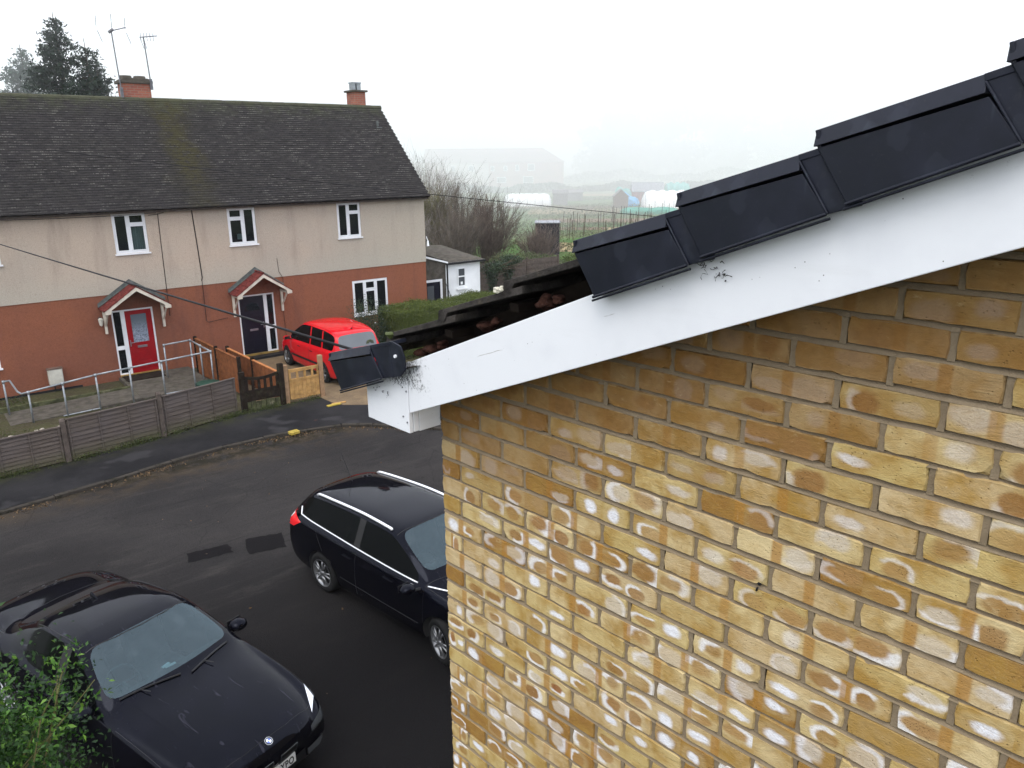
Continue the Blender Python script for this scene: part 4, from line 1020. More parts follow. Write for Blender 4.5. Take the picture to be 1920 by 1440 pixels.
line = [(2.05, -2.85), (3.0, -2.85), (3.8, -2.85), (4.65, -2.85), (5.5, -2.85), (6.35, -2.85), (6.88, -2.85), (6.88, -2.0), (6.88, -.95), (6.1, -.95)]
P = [Vector((s, y, RZs(s))) for s, y in line]
for i in range(len(P)-1): mb = MB(); mb.tube([P[i], P[i+1]], .024, 8); part(hr, 'rail', mb, 'galvanised', smooth=True)
mb = MB(); mb.tube([P[0], P[0]+Vector((-.06, .12, .04)), Vector((1.95, -1.7, .93)), Vector((1.80, -1.7, .93))], .024, 8); part(hr, 'rail', mb, 'galvanised')
for s, y in ((2.2, -2.85), (3.0, -2.85), (3.8, -2.85), (4.65, -2.85), (5.5, -2.85), (6.35, -2.85), (6.88, -2.85), (6.88, -1.9), (6.88, -.95), (6.1, -.95), (1.8, -1.7)):
    h = RZs(max(s, 2.05)) if y != -1.7 else .93; mb = MB(); mb.tube([(s, y, -.1), (s, y, h)], .024, 8); mb.tube([(s, y, h-.05), (s, y, h+.03)], .034, 8); part(hr, 'post', mb, 'galvanised', smooth=True)
mb = MB(); mb.tube([(5.5, -2.85, .12), (6.88, -2.85, .12)], .02, 6); mb.tube([(2.9, -2.85, .03), (3.8, -2.85, .06)], .02, 6); part(hr, 'lower_rail', mb, 'galvanised')
# clutter: green tub, rubble and stones
t = empty('green_tub', HL(6.55, -3.35, 0), 0, 'round green plastic tub behind the ramp handrail', 'tub'); mb = MB(); mb.tube([(0, 0, 0), (0, 0, .34)], [.26, .30], 18); part(t, 'tub_body', mb, 'green_plastic'); mb = MB(); mb.tube([(0, 0, .345), (0, 0, .375), (0, 0, .40)], [.33, .33, .20], 18); part(t, 'lid', mb, 'green_plastic')
rr = random.Random(5); mb = MB(); vs = []
rub = MB()
for i in range(130):
    s = rr.uniform(.8, 5.4); y = -4.3-.25*s*.2+rr.uniform(-1.0, .8); r = rr.uniform(.02, .08)
    m3 = Matrix.Rotation(rr.uniform(0, 3), 3, 'Z') @ Matrix.Rotation(rr.uniform(-.4, .4), 3, 'X'); rub.obox((s, y, r*.3), (r*2, r*1.4, r), m3)
o = rub.build('rubble', 'rubble', bevel=.01); placed(o); tag(o, kind='stuff')

# ------------------------------------------------------------------ cars
def carpaint(name, base, flake, dirt=.25, spots=True):
    m, b = newmat(name); co = texco(); n = noise(co, 3, 4, .6); f = noise(co, 55, 3, .7)
    c = mixc(smooth(n, .4, .7), base, flake)
    if spots:   # rain marks and dried runs on the upper panels
        st = noise(mapping(co, (.35, 1.6, 1), rot=(0, 0, .15)), 7, 3, .6, dist=.8); c = mixc(smooth(st, .64, .72, 0, dirt), c, (.05, .048, .065))
        sp = voronoi(co, 16); c = mixc(smooth(sp, .12, .05, 0, dirt*.8)*smooth(n, .5, .62), c, (.07, .068, .085))
    b.inputs['Specular Tint'].default_value = (.72, .78, 1., 1) if spots else (1, 1, 1, 1)
    r = smooth(f, .45, .8, .03, .12)
    setb(b, c, r, .13 if spots else .2, 0., .0 if spots else .15); b.inputs['Coat Roughness'].default_value = .05; MATS[name] = m
carpaint('black_paint', (.0018, .0018, .003), (.003, .003, .0055), .40)
carpaint('blueblack_paint', (.0015, .0015, .003), (.002, .0022, .0045), .10)
carpaint('red_paint', (.50, .004, .010), (.58, .006, .013), .0, False)
def carglass(name, c, rough=.03, spec=.5, coat=.3):
    m, b = newmat(name); co = texco(); n = noise(co, 2.2, 3, .6)
    setb(b, mixc(n, tuple(x*.75 for x in c), tuple(x*1.2 for x in c)), rough, spec, 0, coat); MATS[name] = m
def screenm(name, thru, refl, ior):
    m, b = newmat(name); nt = V.T; co = texco(); nt.nodes.remove(b)
    tr = nt.nodes.new('ShaderNodeBsdfTransparent'); tr.inputs[0].default_value = (*thru, 1); gl = nt.nodes.new('ShaderNodeBsdfGlossy'); gl.inputs['Roughness'].default_value = .03; gl.inputs[0].default_value = (*refl, 1)
    fr = nt.nodes.new('ShaderNodeFresnel'); fr.inputs[0].default_value = ior; du = nt.nodes.new('ShaderNodeBsdfDiffuse'); du.inputs[0].default_value = (.09, .11, .12, 1)
    film = smooth(noise(mapping(co, (1, 1, 1)), 5, 5, .7), .45, .75, .06, .20); m0 = nt.nodes.new('ShaderNodeMixShader'); nt.links.new(film.s, m0.inputs[0]); nt.links.new(tr.outputs[0], m0.inputs[1]); nt.links.new(du.outputs[0], m0.inputs[2])
    ms = nt.nodes.new('ShaderNodeMixShader'); nt.links.new(fr.outputs[0], ms.inputs[0]); nt.links.new(m0.outputs[0], ms.inputs[1]); nt.links.new(gl.outputs[0], ms.inputs[2]); nt.links.new(ms.outputs[0], nt.nodes['Material Output'].inputs[0]); MATS[name] = m
screenm('screen_glass', (.42, .60, .62), (.68, .90, 1.), 1.70)
carglass('side_glass', (.002, .0025, .0028), .10, .035, 0.)
carglass('rear_glass_grey', (.075, .085, .095), .10, .8)
carglass('lamp_clear', (.50, .56, .60), .12); carglass('lamp_dark', (.06, .065, .07), .05)
m, b = newmat('tail_red'); setb(b, (.75, .01, .015), .12, .6, 0, 1.); MATS['tail_red'] = m
m, b = newmat('tail_white'); setb(b, (.8, .75, .75), .15, .6, 0, 1.); MATS['tail_white'] = m
m, b = newmat('chrome'); setb(b, (.85, .87, .88), .18, .5, 1.); MATS['chrome'] = m
m, b = newmat('satin_rail'); setb(b, (.88, .89, .90), .35, .5, .6); MATS['satin_rail'] = m
m, b = newmat('alloy'); setb(b, (.26, .265, .27), .35, .5, .8); MATS['alloy'] = m
m, b = newmat('brake_dark'); setb(b, (.02, .02, .02), .7, .2); MATS['brake_dark'] = m
plain('tyre_rubber', (.014, .014, .014), .85, .2, var=.2, fine=90)
m, b = newmat('trim_black'); setb(b, (.006, .006, .007), .45, .4); MATS['trim_black'] = m
m, b = newmat('plate_white'); setb(b, (.62, .63, .62), .5, .4); MATS['plate_white'] = m
m, b = newmat('plate_ink'); setb(b, (.012, .012, .014), .5, .3); MATS['plate_ink'] = m
m, b = newmat('badge_white'); setb(b, (.80, .84, .92), .2, .5, 0, 1.); MATS['badge_white'] = m
m, b = newmat('badge_blue'); setb(b, (.10, .16, .48), .2, .5, 0, 1.); MATS['badge_blue'] = m
plain('seat_dark', (.045, .05, .055), .9, .2); plain('seat_grey', (.10, .11, .12), .9, .2)

def make_car(root, st, W, wheels, wr, paint, glassrange, nm):
    """st: stations (x, zb, zlow, zbelt, zwin, ztop, ywin, ytop, bow, wf)
       zb sill height, zbelt shoulder, zwin window foot, ztop roof or bonnet height at the middle,
       ywin / ytop half widths at window foot / roof edge (share of half width W), bow: middle of the section pushed forward, wf: overall width share"""
    secs = []
    for (x, zb, zbelt, zwin, ztop, yw, yt, bow, wf, crown) in st:
        w_ = W*wf
        pts = [(.0, zb), (w_*.55, zb), (w_*.93, zb+.01), (w_*.985, zb+.16), (w_, (zb+zbelt)*.52), (w_*.985, zbelt-.06), (w_*.955, zbelt), (w_*yw, zwin),
               (w_*yt, ztop-crown-.045), (w_*(yt-.07), ztop-crown-.012), (w_*yt*.72, ztop-crown*.45), (w_*yt*.38, ztop-crown*.12), (0., ztop)]
        row = []
        for j, (y, z) in enumerate(pts):
            b_ = bow*(1-(y/(w_))**2) if j >= 6 else (bow*.35*(1-(y/w_)**2))
            row.append((x+b_, y, z))
        secs.append(row)
    NJ = len(secs[0]); NS = len(secs)
    bm = bmesh.new(); G = {}
    for i, row in enumerate(secs):
        for sg in (1, -1):
            for j, (x, y, z) in enumerate(row):
                if j in (0, NJ-1):
                    if sg == 1: G[i, j, 1] = G[i, j, -1] = bm.verts.new((x, 0, z))
                else: G[i, j, sg] = bm.verts.new((x, y*sg, z))
    mats = [paint, 'side_glass', 'screen_glass', glassrange.get('rearmat', 'side_glass'), 'trim_black']
    for i in range(NS-1):
        for j in range(NJ-1):
            for sg in (1, -1):
                q = [G[i, j, sg], G[i+1, j, sg], G[i+1, j+1, sg], G[i, j+1, sg]]
                if sg == -1: q = q[::-1]
                f = bm.faces.new(q); f.smooth = True; mi = 0
                if j == 7 and i in glassrange['side']: mi = 1
                if j == 7 and i in glassrange.get('pillar', ()): mi = 4
                if j >= 9 and i in glassrange['screen']: mi = 2
                if j >= 9 and i in glassrange['rear']: mi = 3
                if j <= 1: mi = 4
                f.material_index = mi
    for i, order in ((0, 1), (NS-1, -1)):
        for sg in (1, -1):
            for j in range(0, NJ-1):
                pass
        ring = [G[i, j, 1] for j in range(NJ)] + [G[i, j, -1] for j in range(NJ-2, 0, -1)]
        c = sum((v.co for v in ring), Vector())/len(ring); cv = bm.verts.new(c)
        for a in range(len(ring)):
            f = bm.faces.new((ring[a], ring[(a+1) % len(ring)], cv) if order == -1 else (ring[(a+1) % len(ring)], ring[a], cv)); f.smooth = True
    # tighter edges round the glass
    cl = bm.edges.layers.float.get('crease_edge') or bm.edges.layers.float.new('crease_edge')
    for e in bm.edges:
        ms = {f.material_index for f in e.link_faces}
        if len(ms) > 1: e[cl] = .75
    bmesh.ops.recalc_face_normals(bm, faces=bm.faces)
    me = bpy.data.meshes.new('tmp'); bm.to_mesh(me); bm.free()
    for mm in mats: me.materials.append(M[mm])
    me.materials.append(M['brake_dark'])
    o = bpy.data.objects.new('tmp', me); COL.objects.link(o)
    s = o.modifiers.new('s', 'SUBSURF'); s.levels = s.render_levels = 2
    cutters = []
    for (x, z) in wheels:
        for sg in (1, -1):
            cb = MB(); cb.tube([(x, sg*(W-.30), z), (x, sg*(W+.2), z)], wr+.045, 28); c = cb.build('cut', 'brake_dark'); cutters.append(c)
            bo = o.modifiers.new('b', 'BOOLEAN'); bo.object = c; bo.operation = 'DIFFERENCE'; bo.solver = 'EXACT'
            try: bo.material_mode = 'TRANSFER'
            except Exception: pass
    dg = bpy.context.evaluated_depsgraph_get(); ev = o.evaluated_get(dg); full = bpy.data.meshes.new_from_object(ev)
    bpy.data.objects.remove(o)
    for c in cutters: bpy.data.objects.remove(c)
    tree_bm = bmesh.new(); tree_bm.from_mesh(full); bvh = BVHTree.FromBMesh(tree_bm); 
    # split by material into parts
    names = [('body', None), ('side_window', 1), ('windscreen', 2), ('rear_window', 3)]
    body = None
    for nme, mi in names:
        b2 = bmesh.new(); b2.from_mesh(full)
        dele = [f for f in b2.faces if (f.material_index in (1, 2, 3) if mi is None else f.material_index != mi)]
        bmesh.ops.delete(b2, geom=dele, context='FACES')
        if not b2.faces: b2.free(); continue
        sides = [None] if nme != 'side_window' else [1, -1]
        for sd_ in sides:
            b3 = b2.copy()
            if sd_: bmesh.ops.delete(b3, geom=[f for f in b3.faces if f.calc_center_median().y*sd_ < 0], context='FACES')
            for f in b3.faces: f.smooth = True
            m2 = bpy.data.meshes.new(nme); b3.to_mesh(m2); b3.free()
            for mm in full.materials: m2.materials.append(mm)
            ob = bpy.data.objects.new(nme, m2); COL.objects.link(ob); ob.parent = root
            if nme == 'body': body = ob
        b2.free()
    return body, bvh
def proj_patch(bvh, corners, direction, nu, nv, off=.004, thick=0):
    """grid between 4 corners pushed along a direction on to the bodywork"""
    a, b, c, d = [Vector(p) for p in corners]; di = Vector(direction).normalized(); vs = []; miss = set()
    for i in range(nu+1):
        for j in range(nv+1):
            u, v = i/nu, j/nv; p = (a*(1-u)+b*u)*(1-v)+(d*(1-u)+c*u)*v
            h = bvh.ray_cast(p-di*1.5, di)
            q = (h[0]-di*off) if h[0] is not None else p
            if h[0] is None: miss.add(len(vs))
            vs.append(q)
    fs = [(i*(nv+1)+j, (i+1)*(nv+1)+j, (i+1)*(nv+1)+j+1, i*(nv+1)+j+1) for i in range(nu) for j in range(nv)]
    fs = [f for f in fs if not miss.intersection(f)] or fs
    return vs, fs
def patch(root, name, bvh, corners, direction, mat, nu=8, nv=4, off=.005):
    mb = MB(); vs, fs = proj_patch(bvh, corners, direction, nu, nv, off); mb.add(vs, fs); return mb.build(name, mat, root, smooth=True)
def line_on(bvh, pts, direction, off=.002, n=14):
    di = Vector(direction).normalized(); out = []
    P = [Vector(p) for p in pts]
    for i in range(len(P)-1):
        for k in range(n):
            p = P[i].lerp(P[i+1], k/n); h = bvh.ray_cast(p-di*1.5, di); out.append(h[0]-di*off if h[0] is not None else p)
    h = bvh.ray_cast(P[-1]-di*1.5, di); out.append(h[0]-di*off if h[0] is not None else P[-1])
    return out
def wheel(root, x, y, z, r, sg, spokes=10, yaw_=0., w_=.205):
    wroot = empty('wheel', (x, y, z), yaw_); wroot.parent = root
    mb = MB(); n = 32; prof = [(r*.66, -.5), (r*.90, -.5), (r*.985, -.36), (r, -.2), (r, .2), (r*.985, .36), (r*.90, .5), (r*.66, .5)]
    vs = []
    for k in range(n):
        t = 2*pi*k/n
        for (rr_, yy) in prof: vs.append((rr_*cos(t), yy*w_, rr_*sin(t)))
    m_ = len(prof); fs = [(k*m_+j, k*m_+(j+1) % m_, ((k+1) % n)*m_+(j+1) % m_, ((k+1) % n)*m_+j) for k in range(n) for j in range(m_)]
    mb.add(vs, fs); part(wroot, 'tyre', mb, 'tyre_rubber', smooth=True)
    mb = MB(); yo = sg*w_*.40; vs = []
    for k in range(n):
        t = 2*pi*k/n
        for (rr_, yy) in ((r*.69, sg*w_*.51), (r*.63, sg*w_*.50), (r*.61, sg*w_*.1), (r*.66, -sg*w_*.4)): vs.append((rr_*cos(t), yy, rr_*sin(t)))
    mb.add(vs, [(k*4+j, k*4+j+1, ((k+1) % n)*4+j+1, ((k+1) % n)*4+j) for k in range(n) for j in range(3)])
    for k in range(spokes):
        t = 2*pi*(k//2)/(spokes/2)+(.16 if k % 2 else -.16)
        a = Vector((cos(t)*r*.12, yo+sg*.018, sin(t)*r*.12)); b_ = Vector((cos(t+(.05 if k % 2 else -.05))*r*.64, yo+sg*.008, sin(t+(.05 if k % 2 else -.05))*r*.64)); mb.tube([a, b_], [.017, .013], 5)
    mb.tube([(0, yo-.02*sg, 0), (0, yo+.03*sg, 0)], r*.17, 12)
    part(wroot, 'rim', mb, 'alloy', smooth=True)
    mb = MB(); mb.tube([(0, sg*.02, 0), (0, sg*.035, 0)], r*.60, 24); part(wroot, 'brake_disc', mb, 'brake_dark')
    return wroot
def mirror(root, x, y, z, sg, paint, s=1.):
    mb = MB(); n = 10; rings = [(-.075, .55), (-.06, .85), (-.02, 1.), (.03, .96), (.07, .72), (.09, .35)]; vs = []
    for dx, k in rings:
        for i in range(12): t = 2*pi*i/12; vs.append((x+dx*s, y+sg*.12*s+cos(t)*.115*k*s, z+.05+sin(t)*.070*k*s))
    fs = [(a*12+i, a*12+(i+1) % 12, (a+1)*12+(i+1) % 12, (a+1)*12+i) for a in range(len(rings)-1) for i in range(12)]+[tuple(range(12)), tuple(range(len(rings)*12-1, len(rings)*12-13, -1))]
    mb.add(vs, fs); m1 = part(root, 'door_mirror', mb, paint, smooth=True)
    mb = MB(); mb.tube([(x+.01, y-sg*.09, z-.03), (x+.01, y+sg*.10, z+.02)], .022, 6); mb.box(x-.085*s, x-.078*s, y+sg*.12*s-.09, y+sg*.12*s+.09, z+.0, z+.10); part(m1, 'mirror_foot', mb, 'trim_black')
def interior(c, xw, zw, dx=0.):
    """dashboard, wheel on the right hand side, seats"""
    g = 'seat_dark'
    mb = MB(); mb.prism([(xw+.10, .50), (xw+.62, .50), (xw+.60, .93), (xw+.30, .955), (xw+.12, .90)], -.70, .70); part(c, 'dashboard', mb, g, bevel=.03)
    for y in (-.36, .36):
        mb = MB(); mb.prism([(xw-.75, .30), (xw-.20, .34), (xw-.20, .52), (xw-.75, .46)], y-.25, y+.25); mb.prism([(xw-.86, .42), (xw-.68, .46), (xw-.92, 1.06), (xw-1.02, 1.04)], y-.24, y+.24); mb.prism([(xw-1.0, 1.06), (xw-.90, 1.08), (xw-.95, 1.24), (xw-1.02, 1.22)], y-.13, y+.13); part(c, 'front_seat', mb, 'seat_grey', bevel=.03)
    mb = MB(); mb.prism([(xw-1.75, .42), (xw-1.25, .46), (xw-1.25, .56), (xw-1.62, .54), (xw-1.85, 1.04), (xw-1.95, 1.02)], -.62, .62); part(c, 'rear_bench', mb, 'seat_grey', bevel=.03)
    mb = MB(); P = [Vector((xw-.02-.08*sin(t)*1., -.37+.185*cos(t), zw+.17*sin(t))) for t in [2*pi*k/20 for k in range(21)]]; mb.tube(P, .016, 6); mb.tube([P[0], P[10]], .014, 5); mb.tube([(xw-.02, -.37, zw), (xw+.2, -.37, zw-.06)], .03, 6); part(c, 'steering_wheel', mb, 'seat_dark')
def shut(root, bvh, lines, name='shut_line', r=.0035):
    for pts, di in lines:
        mb = MB(); mb.tube(line_on(bvh, pts, di, .0005), r, 4); part(root, name, mb, 'trim_black')

DN = (0, 0, -1)
# --- saloon, nose towards the gable
def saloon():
    c = empty('saloon_car', (-6.72, .60, RZ), radians(12), 'black four door saloon car with roundel badge and white number plate, nearest the green shrub', 'car')
    c.scale = (1.06, 1.04, 1.045); L0 = 2.31
    # x from the tail, zb, zbelt, zwin, ztop, ywin, ytop, bow, width share, crown
    st = [(.02, .42, .66, .74, .80, .86, .80, -.10, .80, .03), (.06, .32, .86, .92, .99, .88, .82, -.12, .90, .03), (.22, .25, .94, .98, 1.075, .88, .80, -.10, .955, .03), (.60, .22, .95, .99, 1.09, .89, .76, -.06, .985, .03),
          (.82, .21, .95, .99, 1.105, .90, .72, -.04, .99, .03), (1.38, .2, .95, .98, 1.345, .90, .66, -.06, 1., .03), (1.60, .2, .945, .975, 1.395, .905, .665, -.03, 1., .035), (2.08, .2, .93, .96, 1.425, .915, .70, .0, 1., .035),
          (2.22, .2, .93, .955, 1.42, .915, .71, .02, 1., .035), (2.38, .2, .925, .95, 1.395, .915, .73, .07, 1., .035), (2.92, .2, .91, .935, 1.07, .94, .90, .20, .995, .03), (3.05, .2, .90, .93, 1.01, .94, .90, .20, .99, .04), (3.5, .2, .87, .90, .975, .92, .84, .14, .985, .05),
          (4.05, .21, .81, .845, .90, .91, .83, .13, .965, .05), (4.36, .23, .72, .755, .815, .87, .78, .15, .90, .05), (4.47, .25, .64, .68, .74, .84, .72, .14, .84, .04), (4.51, .30, .52, .55, .60, .84, .72, .12, .80, .03)]
    st = [(a[0]-L0, *a[1:]) for a in st]
    body, bvh = make_car(c, st, .905, [(-1.36, .31), (1.45, .31)], .325, 'black_paint', dict(side=(5, 6, 7, 8, 9), pillar=(7,), screen=(9,), rear=(4,)), 'saloon')
    for x in (-1.36, 1.45):
        for sg in (1, -1): wheel(c, x, sg*.79, .325, .325, sg)
    mirror(c, .56, .82, .95, 1, 'black_paint'); mirror(c, .56, -.82, .95, -1, 'black_paint')
    for sg in (1, -1):
        patch(c, 'headlight', bvh, [(2.0, sg*.86, .70), (2.0, sg*.50, .64), (2.0, sg*.50, .54), (2.0, sg*.88, .60)], (-1, 0, 0), 'lamp_dark', 10, 4)
        patch(c, 'headlight_brow', bvh, [(1.74, sg*.845, 1), (1.98, sg*.80, 1), (2.16, sg*.60, 1), (2.09, sg*.64, 1)], DN, 'badge_white', 8, 4, .006)
        for k, (a, b_) in enumerate(((.05, .27),)):
            mb = MB()
            vs, fs = proj_patch(bvh, [(2.3, sg*a, .635), (2.3, sg*b_, .63), (2.3, sg*b_, .50), (2.3, sg*a, .50)], (-1, 0, 0), 8, 4, .006); mb.add(vs, fs); g_ = part(c, 'kidney_grille', mb, 'trim_black', smooth=True)
            mb = MB(); P = line_on(bvh, [(2.3, sg*a, .635), (2.3, sg*b_, .63), (2.3, sg*b_, .50), (2.3, sg*a, .50), (2.3, sg*a, .635)], (-1, 0, 0), .008, 6); mb.tube(P, .004, 5); part(g_, 'grille_surround', mb, 'lamp_dark')
        patch(c, 'tail_light', bvh, [(-2.3, sg*.86, .90), (-2.3, sg*.45, .90), (-2.3, sg*.45, .78), (-2.3, sg*.86, .78)], (1, 0, 0), 'tail_red', 8, 4)
        patch(c, 'bumper_intake', bvh, [(2.3, sg*.80, .40), (2.3, sg*.45, .38), (2.3, sg*.45, .28), (2.3, sg*.78, .30)], (-1, 0, 0), 'lamp_dark', 8, 3)
    patch(c, 'lower_grille', bvh, [(2.3, -.42, .42), (2.3, .42, .42), (2.3, .42, .26), (2.3, -.42, .26)], (-1, 0, 0), 'trim_black', 10, 3)
    shut(c, bvh, [([(2.02, -.76, 1), (2.12, -.55, 1), (2.165, -.25, 1), (2.17, 0, 1), (2.165, .25, 1), (2.12, .55, 1), (2.02, .76, 1)], DN), ([(2.02, .76, 1), (1.7, .82, 1), (.95, .835, 1)], DN), ([(2.02, -.76, 1), (1.7, -.82, 1), (.95, -.835, 1)], DN),
                  ([(-.02, .9, .93), (-.05, 1., .3)], (0, -1, 0)), ([(-.02, -.9, .93), (-.05, -1., .3)], (0, 1, 0)), ([(.92, 1, .9), (.9, 1, .3)], (0, -1, 0)), ([(.92, -1, .9), (.9, -1, .3)], (0, 1, 0)),
                  ([(-1.55, -.72, 2), (-2.0, -.70, 2)], DN), ([(-1.55, .72, 2), (-2.0, .70, 2)], DN), ([(-1.60, -.7, 2), (-1.66, 0, 2), (-1.60, .7, 2)], DN)])
    # rubber round the glass, roof mouldings, wipers
    mb = MB(); mb.tube(line_on(bvh, [(.10, -.60, 2), (.155, -.3, 2), (.17, 0, 2), (.155, .3, 2), (.10, .60, 2)], DN, .001, 8), .006, 4); part(c, 'screen_seal', mb, 'trim_black')
    for sg in (1, -1):
        mb = MB(); mb.tube(line_on(bvh, [(-.95, sg*.57, 2), (-.5, sg*.585, 2), (.02, sg*.595, 2)], DN, .001, 8), .005, 4); part(c, 'roof_moulding', mb, 'trim_black')
    for (a, b_) in (((.70, -.64), (.86, -.04)), ((.90, .06), (.76, .62))):
        mb = MB(); P = [Vector(p) for p in line_on(bvh, [(a[0]+.03, a[1], 2), (b_[0]+.02, b_[1], 2)], DN, .016, 6)]; mb.tube(P, .010, 5); mb.tube([P[2], P[2]+Vector((.10, .05, -.012))], .006, 5); part(c, 'wiper', mb, 'trim_black')
    interior(c, .32, .90)
    for (x, y, a, l) in ((.50, .02, .2, .10), (.54, .05, -.1, .12), (.66, .34, -.05, .10)): mb = MB(); mb.obox((x, y, .965), (.035, l, .008), Matrix.Rotation(a, 3, 'Z')); part(c, 'dash_paper', mb, 'badge_white')
    mb = MB(); mb.prism([(.12, 1.29), (.16, 1.29), (.14, 1.35), (.10, 1.35)], -.11, .11); part(c, 'rear_view_mirror', mb, 'trim_black', bevel=.01)
    # shark fin
    h = bvh.ray_cast(Vector((-.78, 0, 3)), Vector(DN))[0]; mb = MB(); mb.prism([(h.x-.08, h.z-.005), (h.x+.09, h.z-.005), (h.x-.05, h.z+.055), (h.x-.07, h.z+.055)], -.012, .012); part(c, 'roof_fin', mb, 'black_paint', bevel=.004)
    # roundel: black ring, quartered blue and white centre
    hp = bvh.ray_cast(Vector((2.205, 0, 2)), Vector(DN)); hh, nrm = hp[0], hp[1]
    if nrm.z < 0: nrm = -nrm
    t = Vector((0, 1, 0)); b2 = t.cross(nrm).normalized(); R3 = Matrix((b2, t, nrm)).transposed()
    def disc(mb, r0, r1, z, a0=0, a1=2*pi, n=24, mi=0):
        vs = []; 
        for k in range(n+1):
            q = a0+(a1-a0)*k/n
            for r_ in (r0, r1): vs.append(hh+R3 @ Vector((r_*cos(q), r_*sin(q), z)))
        mb.add(vs, [(2*k, 2*k+1, 2*k+3, 2*k+2) for k in range(n)], mi)
    mb = MB(); disc(mb, .0005, .041, .004); rd_ = part(c, 'roundel_badge', mb, 'chrome')
    mb = MB(); disc(mb, .027, .038, .0055); part(rd_, 'badge_ring', mb, 'plate_ink')
    mb = MB(); disc(mb, .0005, .026, .0055, 0, pi/2, 8); disc(mb, .0005, .026, .0055, pi, 1.5*pi, 8); part(rd_, 'badge_quarters', mb, 'badge_white')
    mb = MB(); disc(mb, .0005, .026, .0055, pi/2, pi, 8); disc(mb, .0005, .026, .0055, 1.5*pi, 2*pi, 8); part(rd_, 'badge_quarters', mb, 'badge_blue')
    # number plate; only the end of the registration can be read
    hp = bvh.ray_cast(Vector((4, 0, .44)), Vector((-1, 0, 0)))[0]; px_ = hp.x+.02
    mb = MB(); mb.box(px_-.03, px_, -.26, .26, .385, .497); pl = part(c, 'number_plate', mb, 'plate_white', bevel=.004)
    cu = bpy.data.curves.new('t', 'FONT'); cu.body = '2 YPO'; cu.size = .112; cu.offset = .0022; cu.extrude = .001; cu.align_x = 'RIGHT'; cu.space_character = 1.12
    to = bpy.data.objects.new('t', cu); COL.objects.link(to); dg = bpy.context.evaluated_depsgraph_get(); tm = bpy.data.meshes.new_from_object(to.evaluated_get(dg)); bpy.data.objects.remove(to)
    tm.materials.clear(); tm.materials.append(M['plate_ink']); tm.name = 'registration'
    t2 = bpy.data.objects.new('registration', tm); COL.objects.link(t2); t2.parent = pl
    t2.matrix_local = Matrix(((0, 0, 1, px_+.002), (1, 0, 0, .235), (0, 1, 0, .401), (0, 0, 0, 1))) @ Matrix.Diagonal((.74, 1, 1, 1))
    return c
saloon()
